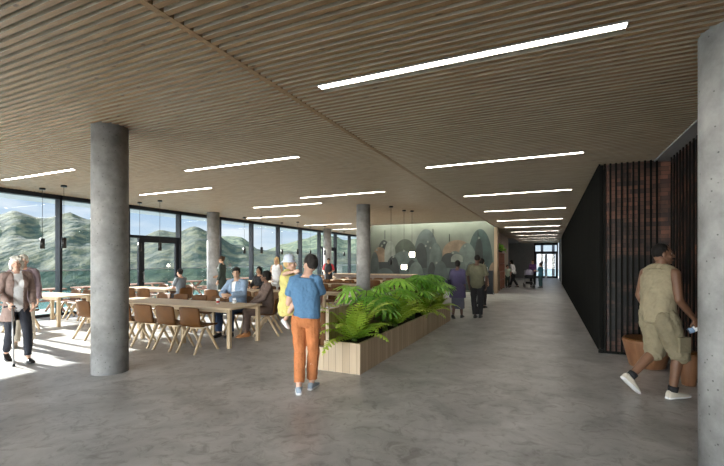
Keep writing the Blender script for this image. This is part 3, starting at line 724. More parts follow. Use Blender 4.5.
def person(label, loc, rz, H=1.75, pose=None, female=False, skin='fair', hair=('short', 'black'), yaw=0, pitch=0, top=None, bottom=None, jacket=None, shoes=None, v=.012,
           handd=None, curl=.4, group=None, girth=1.0, extra=None, feet=None, headscale=1.0, child=False):
    J = {k: V(x) for k, x in DEF.items()}
    for k, x in (pose or {}).items(): J[k] = V(x)
    if female:
        for k in J:
            if k[:2] in ('sh', 'el', 'wr'): J[k].x *= .9
    s = H/1.75; root = empty('person', loc, rz); tag(root, label, 'person', group)
    J = {k: x*s for k, x in J.items()}
    hips = (J['hipR']-J['hipL']).normalized(); sh = (J['shR']-J['shL']).normalized()
    def torso(mb, g, z0=-.09, z1=1.0, neckr=0, flare=0, mi=0, seg=24, bulk=0):
        P = [J['pel']+(J['pel']-J['waist']).normalized()*.10*s, J['pel'], J['waist'], J['chest'], J['neck']]
        if female: W = [(.13, .09), (.168, .112), (.128, .093), (.148, .112), (.062, .055)]
        else: W = [(.12, .09), (.158, .112), (.146, .105), (.172, .122), (.07, .06)]
        sec = []; N = 22
        for i in range(N+1):
            u = i/N*4; k = min(3, int(u)); f = u-k; a, b = P[k], P[k+1]
            pa, pb = P[max(0, k-1)], P[min(4, k+2)]
            c = .5*((2*a)+(b-pa)*f+(2*pa-5*a+4*b-pb)*f*f+(3*a-pa-3*b+pb)*f**3)
            wa = tuple(W[k][q]*(1-f)+W[k+1][q]*f for q in (0, 1))
            if k == 3:
                e = math.sin(PI/2*(1-f**2.2)) if f < 1 else 0
                wa = (W[4][0]+(W[3][0]-W[4][0])*(1-f**2.4), W[4][1]+(W[3][1]-W[4][1])*(1-f**1.7))
            sec.append((u, c, wa))
        out = []
        for u, c, wa in sec:
            if u < z0 or u > z1*4: continue
            t = u/4; rt = (hips*(1-t)+sh*t).normalized(); up = (P[min(4, int(u)+1)]-P[min(3, int(u))]).normalized()
            rt = (rt-up*rt.dot(up)).normalized(); fw = up.cross(rt).normalized(); fl = flare*max(0, (1.6-u))
            out.append((c, rt, fw, wa[0]*s*girth+g*s+fl*s, wa[1]*s*girth+g*s+fl*s+bulk*s))
        mb.loft(out, seg, mi, p=2.35)
        return out
    # ---------------- body
    b = MB(); torso(b, 0)
    b.cap(J['neck']-V((0, 0, .03))*s, lerp(J['neck'], J['head'], .55), (.052 if female else .060)*s, (.048 if female else .056)*s)
    if female:
        fw = V((0, 0, 1)).cross(sh).normalized()
        for q in (-1, 1): b.ball(J['chest']+sh*q*.07*s+fw*.075*s+V((0, 0, .02))*s, .058*s)
    A = .9 if female else 1.0
    for S in 'RL':
        b.cap(J['sh'+S], J['el'+S], .056*s*A, .041*s*A); b.cap(J['el'+S], lerp(J['el'+S], J['wr'+S], .35), .041*s*A, .040*s*A); b.cap(lerp(J['el'+S], J['wr'+S], .35), J['wr'+S], .040*s*A, .026*s*A)
        b.cap(lerp(J['sh'+S], J['neck'], .55)+V((0, 0, .004)), J['sh'+S], .052*s, .055*s)
        b.cap(J['hip'+S], J['kn'+S], .092*s*girth, .058*s); c1 = lerp(J['kn'+S], J['an'+S], .3)
        back = -(V((0, 1, 0)) if True else 0)*.012*s
        b.cap(J['kn'+S], c1+back, .056*s, .057*s); b.cap(c1+back, J['an'+S], .057*s, .037*s)
    def foot_frame(S):
        d = V((feet or {}).get(S, (0, 1, 0))).normalized(); rt = d.cross(V((0, 0, 1))).normalized(); up = rt.cross(d).normalized(); return d, rt, up
    for S in 'RL':
        d, rt, up = foot_frame(S); a = J['an'+S]
        b.loft([(a-d*.055*s-up*.045*s, rt, up, .026*s, .03*s), (a-d*.0*s-up*.035*s, rt, up, .034*s, .042*s), (a+d*.07*s-up*.05*s, rt, up, .040*s, .028*s), (a+d*.15*s-up*.062*s, rt, up, .040*s, .016*s), (a+d*.185*s-up*.066*s, rt, up, .022*s, .009*s)], 12)
    bodyme = remesh(b, v, 3)
    full = MB(); full.join(bodyme)
    T = Matrix.Translation(J['head']) @ Matrix.Rotation(yaw, 4, 'Z') @ Matrix.Rotation(pitch, 4, 'X') @ Matrix.Scale(s*headscale*(.96 if female else 1.0), 4)
    hm = MB(); head_mb(hm, T, female, 1); full.join(remesh(hm, min(v*.55, .007), 2))
    hb = MB()
    for S in 'RL':
        q = 1 if S == 'R' else -1; hd = (handd or {}).get(S); dd = (J['wr'+S]-J['el'+S]).normalized(); pn = V((-q, 0, 0)); cu = curl
        if hd: dd = V(hd[0]); pn = V(hd[1]); cu = hd[2]
        n = V(pn); dn = dd.normalized(); n = (n-dn*n.dot(dn)).normalized(); side = 1
        w = dn.cross(n)
        # thumb side: for a hanging right hand, palm inwards (-x), the thumb points forwards (+y)
        side = -1 if (S == 'R') else 1
        if hd and len(hd) > 3: side = hd[3]
        hand_mb(hb, J['wr'+S], dd, n, side, cu, s*(.92 if female else 1.0))
    full.join(remesh(hb, .0045, 1) if v <= .0105 else remesh(hb, .007, 1))
    R3 = T.to_3x3().normalized(); hs = T.to_3x3().col[0].length
    for q in (-1, 1):
        full.ball(T @ V((q*.030, .0665, .004)), .0118*hs, 10, 7, 1); full.ball(T @ V((q*.030, .0730, .004)), .0070*hs, 8, 6, 2)
        full.cap(T @ V((q*.016, .084, .024)), T @ V((q*.046, .070, .026)), .0035*hs, .003*hs, 3, 6)
    full.cap(T @ V((-.018, .0925, -.066)), T @ V((.018, .0925, -.066)), .0045*hs, .0045*hs, 4, 6)
    me = full.mesh('body')
    for m_ in (SK[skin], EYE, IRIS, HM[hair[1]], LIP['fair' if skin in ('fair', 'olive', 'tan') else 'dark']): me.materials.append(m_)
    bo = bpy.data.objects.new('body', me); C.objects.link(bo); bo.parent = root
    # ---------------- hair
    if hair[0] != 'none':
        h = MB(); f = lambda c: T @ V(c)
        def HB(c, r): h.ball(f(c), tuple(x*hs for x in r), 16, 11, 0, R3)
        st = hair[0]
        if st == 'crop': HB((0, -.022, .032), (.079, .092, .094))
        else: HB((0, -.020, .038), (.084, .098, .098)); HB((0, -.045, .0), (.076, .068, .075))
        if st == 'bob':
            for q in (-1, 1): HB((q*.072, -.01, -.01), (.030, .050, .075)); HB((q*.066, -.02, -.065), (.032, .05, .045)); HB((q*.045, .035, .095), (.04, .04, .03))
            HB((0, -.06, -.04), (.08, .05, .08)); HB((0, .03, .105), (.05, .05, .03))
        if st == 'long':
            for q in (-1, 1): h.cap(f((q*.068, -.01, .02)), f((q*.07, -.02, -.13)), .028*hs, .026*hs)
            h.cap(f((0, -.06, .0)), f((0, -.075, -.20)), .07*hs, .05*hs)
        if st == 'bun': HB((0, -.105, .075), (.038, .038, .036))
        if st == 'curly': HB((0, -.03, .04), (.098, .105, .105)); HB((0, -.06, -.02), (.09, .07, .08))
        hme = remesh(h, min(v, .01)*.8, 2, .010 if st in ('bob', 'curly', 'long') else .005, 45, 3)
        if st == 'bob' or st == 'long' or st == 'curly' or st == 'bun' or st == 'short':
            Ti = T.inverted(); lim = {'bob': .066, 'long': .060, 'curly': .07}.get(st, .066)
            hme2 = hme
        add_obj('hair', hme, HM[hair[1]], root)
    # ---------------- clothes
    def sleeves(mb, L, g, wide=0):
        for S in 'RL':
            a, e, w = J['sh'+S], J['el'+S], J['wr'+S]
            if L <= 0: mb.cap(lerp(a, J['neck'], .6), lerp(a, J['neck'], .22)-V((0, 0, .012))*s, (.046+g)*s, (.044+g)*s); continue
            mb.cap(lerp(a, J['neck'], .5)-V((0, 0, .004)), a, (.046+g)*s, (.051+g)*s)
            if L <= 1: mb.cap(a, lerp(a, e, L), (.054+g)*s*A, (.056-.010*L+g+wide)*s*A, e1=False)
            else:
                mb.cap(a, e, (.054+g)*s*A, (.043+g)*s*A); mb.cap(e, lerp(e, w, L-1), (.043+g)*s*A, (.036+g+wide)*s*A, e1=False)
    def legs(mb, L, g, wide=0):
        for S in 'RL':
            a, k, n = J['hip'+S], J['kn'+S], J['an'+S]
            if L <= 1: mb.cap(a, lerp(a, k, L), (.096*girth+g)*s, (.066+g+wide)*s, e1=False)
            else:
                mb.cap(a, k, (.096*girth+g)*s, (.062+g+wide*.4)*s); mb.cap(k, lerp(k, n, L-1), (.062+g+wide*.4)*s, (.045+g+wide)*s, e1=False)
    seed = int(abs(loc[0]*7+loc[1]*13)) % 50
    if bottom:
        mb = MB()
        if bottom['kind'] == 'skirt':
            torso(mb, .012, 0, .5); k = (J['knR']+J['knL'])/2; h_ = (J['hipR']+J['hipL'])/2; dn = (k-h_).normalized()
            L = bottom.get('len', 1.0); e = h_+dn*(k-h_).length*L; rt = hips; fw = rt.cross(dn).normalized()
            mb.loft([(h_-dn*.03*s, rt, fw, .185*s, .14*s), (lerp(h_, e, .5), rt, fw, .19*s, .15*s), (e, rt, fw, .20*s, .17*s)], 24)
        else:
            torso(mb, .012, 0, bottom.get('waist', .30)); legs(mb, bottom.get('len', 1.95), bottom.get('g', .012), bottom.get('wide', .012))
        add_obj(bottom.get('name', 'trousers'), remesh(mb, v, 2, bottom.get('amp', .008), 13, seed), bottom['mat'], root)
    def garment(t, g0):
        mb = MB(); g = t.get('g', g0); low = t.get('low', 0.0)
        torso(mb, g, 0 if low <= 0 else low, .97, flare=t.get('flare', .0))
        if t.get('skirt'):
            L = t['skirt']; e = J['pel']-(J['waist']-J['pel']).normalized()*L*s if not t.get('dir') else J['pel']+V(t['dir']).normalized()*L*s
            fw = V((0, 0, 1)).cross(hips)
            mb.loft([(lerp(J['pel'], e, -.1), hips, fw, (.165*girth+g)*s, (.115*girth+g)*s), (e, hips, fw, (.185*girth+g+t.get('hemw', 0))*s, (.145*girth+g+t.get('hemw', 0))*s)], 24)
        if female:
            fw = V((0, 0, 1)).cross(sh).normalized()
            for q in (-1, 1): mb.ball(J['chest']+sh*q*.07*s+fw*.078*s+V((0, 0, .02))*s, (.062+g*.5)*s)
        sleeves(mb, t.get('sleeve', .5), g*.55, t.get('wide', .006))
        if t.get('collar'): mb.cyl(J['neck']-V((0, 0, .02))*s, J['neck']+V((0, .0, .04))*s, .07*s, .062*s)
        cut = None
        if t.get('open'):
            fw = V((0, 0, 1)).cross(sh).normalized(); ow = t['open']*s; cc = J['chest']; zt = J['neck'].z; armx = .16*s
            def cut(p):
                q = p-cc; x = q.dot(sh); y = (p-J['pel'].lerp(J['neck'], max(0, min(1, (p.z-J['pel'].z)/max(.01, zt-J['pel'].z))))).dot(fw)
                return abs(x) < ow and y > .03*s
        add_obj(t.get('name', 'shirt'), remesh(mb, v, 2, t.get('amp', .008), 11, seed+5, cut=cut, bias=.5), t['mat'], root, solid=.008 if cut else 0)
    if top: garment(top, .014)
    if jacket: garment(jacket, .030)
    if shoes:
        for S in 'RL':
            d, rt, up = foot_frame(S); a = J['an'+S]; mb = MB()
            hh = shoes.get('h', .0)
            mb.loft([(a-d*.072*s-up*.045*s, rt, up, .026*s, .034*s), (a-d*.05*s-up*.035*s, rt, up, .036*s, (.042+hh)*s), (a+d*.02*s-up*.035*s, rt, up, .041*s, (.044+hh)*s), (a+d*.09*s-up*.050*s, rt, up, .046*s, .029*s), (a+d*.16*s-up*.060*s, rt, up, .046*s, .020*s), (a+d*.205*s-up*.066*s, rt, up, .026*s, .012*s)], 16, 0, 2.4)
            so_ = mb.build('shoe', shoes['mat'], root); mb = MB()
            mb.loft([(a-d*.08*s-up*.073*s, rt, up, .026*s, .011*s), (a-d*.05*s-up*.073*s, rt, up, .040*s, .011*s), (a+d*.10*s-up*.073*s, rt, up, .049*s, .011*s), (a+d*.17*s-up*.073*s, rt, up, .047*s, .011*s), (a+d*.215*s-up*.073*s, rt, up, .024*s, .010*s)], 16, 0, 4)
            mb.build('sole', shoes.get('sole', shoes['mat']), so_)
    return root, J, T
SIT = dict(pel=(0, 0, .56), waist=(0, .0, .72), chest=(0, .03, .93), neck=(0, .03, 1.13), head=(0, .06, 1.285), shR=(.178, .02, 1.075), shL=(-.178, .02, 1.075),
           hipR=(.095, .02, .55), knR=(.13, .46, .53), anR=(.12, .50, .085), hipL=(-.095, .02, .55), knL=(-.13, .46, .53), anL=(-.12, .44, .085),
           elR=(.23, .12, .83), wrR=(.14, .36, .80), elL=(-.23, .12, .83), wrL=(-.14, .36, .80))
def sit(**k): d = dict(SIT); d.update(k); return d
def W(root, p): return Matrix.Translation(root.location) @ Matrix.Rotation(root.rotation_euler.z, 4, 'Z') @ V(p)
def face(dx, dy): return math.atan2(-dx, dy)           # rotation that turns +Y to (dx, dy)
white = cloth('white', (.82, .82, .84)); black = cloth('black', (.015, .015, .018)); SHB = dict(mat=mat('shoe_black', (.012, .012, .013), .4))
grey_t = cloth('light_grey', (.45, .44, .42)); jeans = cloth('denim', (.03, .055, .12))
# woman with crutch, far left
r, J, T = person('white-haired woman in a long taupe cardigan walking with a grey crutch at far left', (-7.86, 3.68, 0), face(.99, -.16), 1.70,
       dict(anR=(.07, -.23, .13), knR=(.09, .04, .50), anL=(-.07, .30, .085), knL=(-.09, .22, .50), elR=(.24, .0, 1.13), wrR=(.17, .24, .98), elL=(-.25, -.04, 1.14), wrL=(-.21, .14, .93)),
       True, 'fair', ('bob', 'white'), yaw=-.25, v=.0095,
       top=dict(mat=white, sleeve=0, name='top', amp=.006), jacket=dict(mat=cloth('taupe', (.27, .19, .165)), sleeve=1.85, name='cardigan', skirt=.24, open=.062, g=.010, hemw=.02, amp=.012),
       bottom=dict(kind='trousers', mat=cloth('navy_black', (.018, .02, .03)), len=1.92, g=.004, wide=.004), shoes=dict(mat=mat('flat_shoe', (.015, .012, .012), .4), h=-.012),
       feet=dict(R=(0, 1, -.35), L=(0, 1, .06)), handd=dict(R=((-.05, .8, -.35), (-.7, -.2, -.5), .95)), girth=.93)
h = W(r, J['wrR']+V((-.015, .075, -.035))); tip = V((h.x+.10, h.y-.03, .0)); cr = empty('crutch', tip); tag(cr, 'thin grey forearm crutch held by the white-haired woman', 'crutch')
hl = h-tip; el = W(r, J['elR'])-tip+V((.05, -.03, .0))
MB().cyl((0, 0, .03), hl, .012, .013, 10).cyl(hl, el*.96, .012, .011, 10).build('shaft', M['steel'], cr)
MB().cyl((0, 0, 0), hl*.04, .022, .016, 12).build('rubber_tip', M['black_metal'], cr)
MB().cap(hl-V((.06, -.0, .0)), hl+V((.05, 0, 0)), .015).build('handle', M['black_metal'], cr)
MB().cyl(el*.94, el*.99, .05, .054, 14).build('cuff', M['steel'], cr)
# old man behind her
person('older man in a mauve-grey jacket and pale trousers behind the white-haired woman', (-9.2, 4.42, 0), face(.8, -.55), 1.74,
       dict(anR=(.10, .12, .085), anL=(-.10, -.10, .085)), False, 'fair', ('short', 'white'), v=.011,
       top=dict(mat=grey_t, sleeve=1.5), jacket=dict(mat=cloth('mauve', (.20, .15, .17)), sleeve=1.95, name='jacket', g=.026, amp=.012), bottom=dict(kind='trousers', mat=cloth('stone', (.50, .45, .37)), len=1.97, wide=.02), shoes=dict(mat=mat('shoe_stone', (.35, .3, .25), .6)), girth=1.05)
# father, seen from behind, carrying the child
FX, FY = -2.76, 4.33
fr, FJ, FT = person('man in a blue t-shirt and orange trousers seen from behind, carrying a child', (FX, FY, 0), face(-.28, .96), 1.70,
       dict(anR=(.055, .10, .085), knR=(.085, .08, .50), anL=(-.055, -.10, .085), knL=(-.08, .02, .50), shR=(.155, 0, 1.41), shL=(-.155, 0, 1.41), pel=(.01, 0, .93), neck=(.02, -.01, 1.475), head=(.055, .025, 1.625), waist=(.03, -.01, 1.07),
            elL=(-.235, .03, 1.12), wrL=(-.17, .27, 1.12), elR=(.17, .12, 1.15), wrR=(.02, .30, 1.04)), False, 'fair', ('short', 'grey'), yaw=1.05, pitch=-.05, v=.0088,
       top=dict(mat=cloth('blue', (.085, .19, .33)), sleeve=.62, name='t_shirt', g=.020, low=1.15, amp=.014, wide=.014), bottom=dict(kind='trousers', mat=cloth('orange', (.48, .17, .06)), len=1.88, waist=.38, g=.010, wide=.012, amp=.013),
       shoes=dict(mat=mat('shoe_grey_blue', (.32, .38, .46), .7), sole=M['white']), feet=dict(R=(.15, 1, 0), L=(-.3, 1, 0)), girth=.93,
       handd=dict(L=((.75, .55, .1), (-.3, .2, .9), .4), R=((-.9, .35, .1), (-.2, .3, .9), .4)))
# child on his left arm
cw = W(fr, (-.235, .16, 0))
CHP = dict(pel=(0, 0, .93), waist=(0, .02, 1.05), chest=(0, .03, 1.25), neck=(0, .03, 1.43), head=(0, .05, 1.62), shR=(.16, .03, 1.38), shL=(-.16, .03, 1.38), elR=(.30, .22, 1.42), wrR=(.36, .50, 1.46),
           elL=(-.20, .20, 1.22), wrL=(-.02, .36, 1.12), hipR=(.08, 0, .92), knR=(.16, .30, .72), anR=(.22, .10, .40), hipL=(-.08, 0, .92), knL=(-.14, .28, .70), anL=(-.18, .12, .36))
ch, CJ, CT = person('small child in a yellow sundress and pale blue sun hat held on the man\'s arm', (cw.x-.05, cw.y+.01, .64), face(.93, -.15), 1.02, CHP, False, 'fair', ('short', 'blonde'), yaw=.5, v=.0075,
       top=dict(mat=cloth('yellow', (.62, .54, .19)), sleeve=0, name='dress', g=.03, amp=.02, skirt=.42, dir=(0, .15, -1), hemw=.03), bottom=dict(kind='trousers', mat=white, len=.35), shoes=dict(mat=white),
       feet=dict(R=(.1, .8, -.5), L=(-.1, .8, -.5)), headscale=1.35, curl=.5, girth=1.15)
ht = MB(); s_ = CT.to_3x3().col[0].length
ht.lathe([(.135, -.012), (.10, .018), (.092, .03), (.088, .07), (.075, .105), (.045, .125), (.01, .13)], seg=28)
me = ht.mesh('sun_hat')
for v_ in me.vertices: v_.co += V((noise.noise(v_.co*30), noise.noise(v_.co*30+V((5, 5, 5))), noise.noise(v_.co*25+V((9, 2, 5)))))*.008; v_.co = CT @ (v_.co+V((0, -.02, .035)))
for p_ in me.polygons: p_.use_smooth = True
add_obj('sun_hat', me, cloth('pale_blue', (.62, .68, .80)), ch)
# seated couple at the near table
person('seated black-haired man in a light blue cardigan and jeans at the nearest table', (-6.36, 7.18, 0), face(.14, -1), 1.84, sit(elR=(.25, .18, .86), wrR=(.10, .40, .85), elL=(-.25, .18, .86), wrL=(-.10, .42, .85)), False, 'olive', ('short', 'black'), yaw=.45, v=.0105,
       top=dict(mat=white, sleeve=.5), jacket=dict(mat=cloth('light_blue', (.24, .33, .46)), sleeve=1.92, name='cardigan', open=.05, g=.024, amp=.012), bottom=dict(kind='trousers', mat=jeans, len=1.93), shoes=SHB)
person('seated woman in a brown trouser suit turned sideways beside the man in light blue', (-5.62, 7.30, 0), face(-.62, -.80), 1.74, sit(elR=(.22, .14, .84), wrR=(.10, .38, .66), elL=(-.22, .14, .84), wrL=(-.08, .40, .66), knR=(.07, .46, .53), knL=(-.07, .46, .53), anR=(.07, .44, .085), anL=(-.06, .50, .085)), True, 'brown', ('curly', 'black'), yaw=-.25, v=.0105,
       top=dict(mat=cloth('dark_brown', (.06, .04, .03)), sleeve=.5), jacket=dict(mat=cloth('brown_suit', (.125, .085, .07)), sleeve=1.92, name='blazer', open=.03, g=.020, low=.1), bottom=dict(kind='trousers', mat=cloth('brown_suit', (.12, .08, .065)), len=1.85, wide=.02), shoes=dict(mat=mat('boot_tan', (.42, .19, .07), .5), h=.01))
# woman in grey at the window table
person('seated woman in grey with a black bun, facing left at the window table', (-10.32, 9.12, 0), face(-1, -.0), 1.72, sit(), True, 'fair', ('bun', 'black'), v=.015,
       top=dict(mat=cloth('mid_grey', (.13, .15, .17)), sleeve=.8, name='top'), bottom=dict(kind='trousers', mat=black), shoes=SHB)
# standing and seated diners further back
person('standing woman in a long dark green dress beside the slim column', (-10.42, 10.95, 0), face(-.9, -.35), 1.80, dict(anL=(-.10, .12, .085), elR=(.24, .02, 1.13), wrR=(.12, .22, 1.05)), True, 'tan', ('bun', 'brown'), v=.015,
       top=dict(mat=cloth('dark_green', (.03, .042, .035)), sleeve=1.8, name='dress', skirt=.55), bottom=dict(kind='trousers', mat=cloth('dark_green', (.03, .042, .035))), shoes=SHB)
person('standing blonde woman in a white sleeveless top behind the seated couple', (-8.49, 11.5, 0), face(.2, -1), 1.76, dict(elR=(.26, .0, 1.12), wrR=(.12, .16, .98)), True, 'tan', ('long', 'blonde'), v=.015,
       top=dict(mat=white, sleeve=0, name='top'), bottom=dict(kind='trousers', mat=grey_t), shoes=SHB)
person('seated person with long dark hair and dark top beside the standing blonde woman', (-8.3, 10.38, 0), face(.1, -1), 1.80, sit(), True, 'tan', ('long', 'black'), v=.015,
       top=dict(mat=black, sleeve=1.8, name='top'), bottom=dict(kind='trousers', mat=black), shoes=SHB)
person('person in a red shirt and black apron standing behind the tables at the far end', (-10.05, 17.9, 0), face(.3, -1), 1.76, dict(elR=(.27, .0, 1.14), wrR=(.16, .24, 1.05), elL=(-.27, .0, 1.14), wrL=(-.16, .24, 1.05)), False, 'tan', ('short', 'black'), v=.016,
       top=dict(mat=cloth('red', (.42, .03, .04)), sleeve=.9), jacket=dict(mat=black, sleeve=0, name='apron', g=.022, skirt=.4), bottom=dict(kind='trousers', mat=black), shoes=SHB)
# walking couple, backs to the viewer
r, J, T = person('woman in a lavender tunic and dark skirt walking away beside the planter', (-2.35, 11.62, 0), face(.05, 1), 1.64, dict(anR=(.08, .18, .085), anL=(-.08, -.22, .12), knL=(-.09, .0, .48)), True, 'dark', ('short', 'black'), v=.0115, feet=dict(L=(0, 1, -.4)),
       top=dict(mat=cloth('lavender', (.062, .052, .115)), sleeve=1.3, name='tunic', skirt=.30, g=.03, wide=.02), bottom=dict(kind='skirt', mat=cloth('slate_skirt', (.09, .095, .13)), len=1.45, name='skirt'), shoes=SHB, girth=1.15)
bg = empty('shoulder_bag', W(r, (-.26, -.02, .86))); bg.rotation_euler.z = r.rotation_euler.z; tag(bg, 'dark shoulder bag on the left side of the woman in the lavender tunic', 'bag')
MB().box(-.05, .05, -.15, .15, -.02, .24).build('bag_body', mat('bag_navy', (.02, .02, .05), .5), bg, bevel=.03)
MB().tube([(0, -.1, .23), (.07, -.05, .50), (.09, .0, .53), (.07, .05, .50), (0, .1, .23)], .012, 6).build('strap', bpy.data.materials['bag_navy'], bg)
person('man in an olive shirt and black trousers walking away beside the woman in lavender', (-1.86, 11.95, 0), face(.02, 1), 1.80, dict(anR=(.07, .02, .085), anL=(-.05, -.06, .085), elR=(.25, -.03, 1.13), elL=(-.25, -.03, 1.13)), False, 'dark', ('crop', 'black'), v=.0115,
       top=dict(mat=cloth('olive', (.10, .096, .06)), sleeve=.85, name='shirt', g=.028, wide=.02), bottom=dict(kind='trousers', mat=black, len=1.97), shoes=SHB, girth=1.05)
person('dark-haired person in a pale top mostly hidden behind the man in the olive shirt', (-2.12, 14.6, 0), face(.3, 1), 1.70, {}, True, 'tan', ('curly', 'black'), v=.014,
       top=dict(mat=white, sleeve=.8, name='top'), bottom=dict(kind='trousers', mat=black), shoes=SHB)
# corridor family
person('woman in a white blouse and black trousers in the corridor beside the shelf', (-2.02, 26.9, 0), face(-.9, .3), 1.72, dict(pel=(0, -.05, .92), neck=(0, .08, 1.43), head=(0, .12, 1.58), chest=(0, .03, 1.25), shR=(.17, .06, 1.38), shL=(-.17, .06, 1.38), anR=(.1, -.25, .085), anL=(-.1, .15, .085)), True, 'fair', ('long', 'black'), v=.015,
       top=dict(mat=white, sleeve=1.6, name='blouse'), bottom=dict(kind='trousers', mat=black), shoes=SHB)
person('small child in a pale green top standing in front of the corridor shelf', (-2.3, 26.3, 0), face(.5, -1), 1.36, {}, False, 'fair', ('short', 'brown'), v=.014,
       top=dict(mat=cloth('pale_green', (.5, .58, .46)), sleeve=.6), bottom=dict(kind='trousers', mat=cloth('dark_green', (.03, .042, .035))), shoes=SHB, headscale=1.15)
person('woman in a plum purple top standing behind the stroller in the corridor', (-.93, 27.9, 0), face(-.1, -1), 1.70, dict(elR=(.23, .1, 1.13), wrR=(.17, .33, 1.05), elL=(-.23, .1, 1.13), wrL=(-.17, .33, 1.05)), True, 'tan', ('short', 'brown'), v=.015,
       top=dict(mat=cloth('plum', (.10, .04, .14)), sleeve=1.4, name='top'), bottom=dict(kind='trousers', mat=black), shoes=SHB)
person('boy in a teal t-shirt and long trousers beside the stroller', (-.46, 27.1, 0), face(-.8, .5), 1.50, dict(elL=(-.2, .12, 1.15), wrL=(-.12, .36, 1.2)), False, 'fair', ('short', 'brown'), v=.014,
       top=dict(mat=cloth('teal', (.06, .20, .27)), sleeve=.7, name='t_shirt', skirt=.12), bottom=dict(kind='trousers', mat=cloth('teal_grey', (.06, .12, .13))), shoes=SHB, headscale=1.1)
st = empty('stroller', (-1.12, 27.0, 0), 0.15); tag(st, 'pram with a lilac-grey hood and black basket in the corridor', 'stroller')
MB().ball((0, .02, .86), (.27, .30, .26), 18, 12).build('hood', cloth('lilac', (.36, .34, .45)), st)
MB().box(-.25, .25, -.38, .22, .56, .78).build('carrycot', cloth('black', (.015, .015, .018)), st, bevel=.06)
mb = MB()
for q in (-1, 1): mb.tube([(q*.24, -.38, .16), (q*.23, .1, .55), (q*.22, .50, 1.02)], .014, 6); mb.tube([(q*.24, .34, .16), (q*.23, -.05, .55)], .014, 6)
chs = mb.tube([(-.22, .50, 1.02), (.22, .50, 1.02)], .016, 6).build('chassis', M['steel'], st)
for q in (-1, 1):
    for y_, rr in ((-.38, .11), (.34, .13)): MB().cyl((q*.25, y_, rr+.005), (q*.29, y_, rr+.005), rr, rr, 18).build('wheel', M['black_metal'], chs)
MB().box(-.2, .2, -.2, .28, .22, .36).build('basket', M['black_metal'], st, bevel=.03)
# man on the right
rm, J, T = person('man in a khaki sleeveless shirt and cargo shorts walking right past the fin screen', (1.16, 5.86, 0), face(.84, .55), 1.83,
       dict(pel=(0, .02, .94), waist=(0, .02, 1.08), chest=(0, .045, 1.28), neck=(0, .05, 1.475), head=(0, .085, 1.625), shR=(.185, .05, 1.41), shL=(-.185, .03, 1.41),
            hipR=(.09, .02, .92), knR=(.09, .20, .51), anR=(.07, .14, .09), hipL=(-.09, .02, .92), knL=(-.10, .08, .50), anL=(-.10, -.24, .22),
            elR=(.25, .03, 1.13), wrR=(.23, .24, .92), elL=(-.24, .00, 1.14), wrL=(-.22, .14, .90)), False, 'brown', ('crop', 'black'), yaw=-.55, v=.0088,
       top=dict(mat=cloth('khaki', (.29, .245, .16)), sleeve=0, name='sleeveless_shirt', g=.026, collar=True, amp=.014, low=.2), bottom=dict(kind='trousers', name='cargo_shorts', mat=cloth('khaki_shorts', (.23, .195, .125)), len=1.12, g=.030, wide=.03, amp=.018),
       shoes=dict(mat=mat('sneaker_cream', (.55, .50, .42), .7), sole=M['white']), feet=dict(R=(0, 1, .03), L=(0, 1, -.9)), handd=dict(R=((.0, .45, -.75), (-.85, -.1, .2), .7)))
for S in 'RL':
    a = J['an'+S]; k_ = J['kn'+S]; MB().cyl(a-(k_-a)*.02, a+(k_-a)*.13, .050, .053, 16).build('sock', black, rm)
mb = MB(); q = J['knR'].lerp(J['hipR'], .35); mb.box(-.02, .02, -.08, .08, -.09, .09, 0, Matrix.Translation(q+V((.125, .0, -.02)))); mb.build('cargo_pocket', bpy.data.materials['cloth_khaki_shorts'], rm, bevel=.012)
MB().box(-.145*1.03, .145*1.03, -.12, .135, -.018, .018, 0, Matrix.Translation(J['pel'].lerp(J['waist'], .0)+V((0, 0, -.30)))) .bm.free()
h = W(rm, J['wrR']+V((-.012, .06, -.10))); bt = empty('water_bottle', h, .0); bt.rotation_euler = (.4, 1.0, .6); tag(bt, 'small blue and white bottle in the right hand of the man in khaki', 'bottle')
MB().lathe([(.030, -.10), (.034, -.09), (.034, .05), (.016, .08), (.015, .095)]).build('bottle_body', mat('blue_plastic', (.20, .30, .45), .25), bt)
MB().lathe([(.0345, -.05), (.0347, .02)]).build('paper_label', M['white'], bt)
MB().lathe([(.018, .09), (.018, .115)]).build('cap', M['white'], bt)
h = W(rm, J['wrR']); 
# ---- extra dining furniture: glowing pendants near the mural
for (x, y, zt, zb, lb, rr) in []: pass
def wp(px, py, d): r_ = (px-CX)/F*d; return (CY*r_-SY*d, SY*r_+CY*d, CAMZ-(py-HY)/F*d)
for i, (px, py, pc, d, glow, lb) in enumerate([(412, 254.5, 211.6, 15.8, True, 'upper of the two glowing cube pendants hanging before the mural'), (404, 267, 210, 15.6, True, 'lower of the two glowing cube pendants hanging before the mural'),
        (367.7, 266.4, 217.4, 17.8, True, 'small glowing pendant just right of the middle column'), (391, 262, 216, 14.5, False, 'dark cord pendant leftmost in front of the mural')]):
    x, y, z = wp(px, py, d); pendant(x, y, ZL, z+.09, z-.09, lb, 'pendants in front of the mural', glow, .085 if glow else .05)
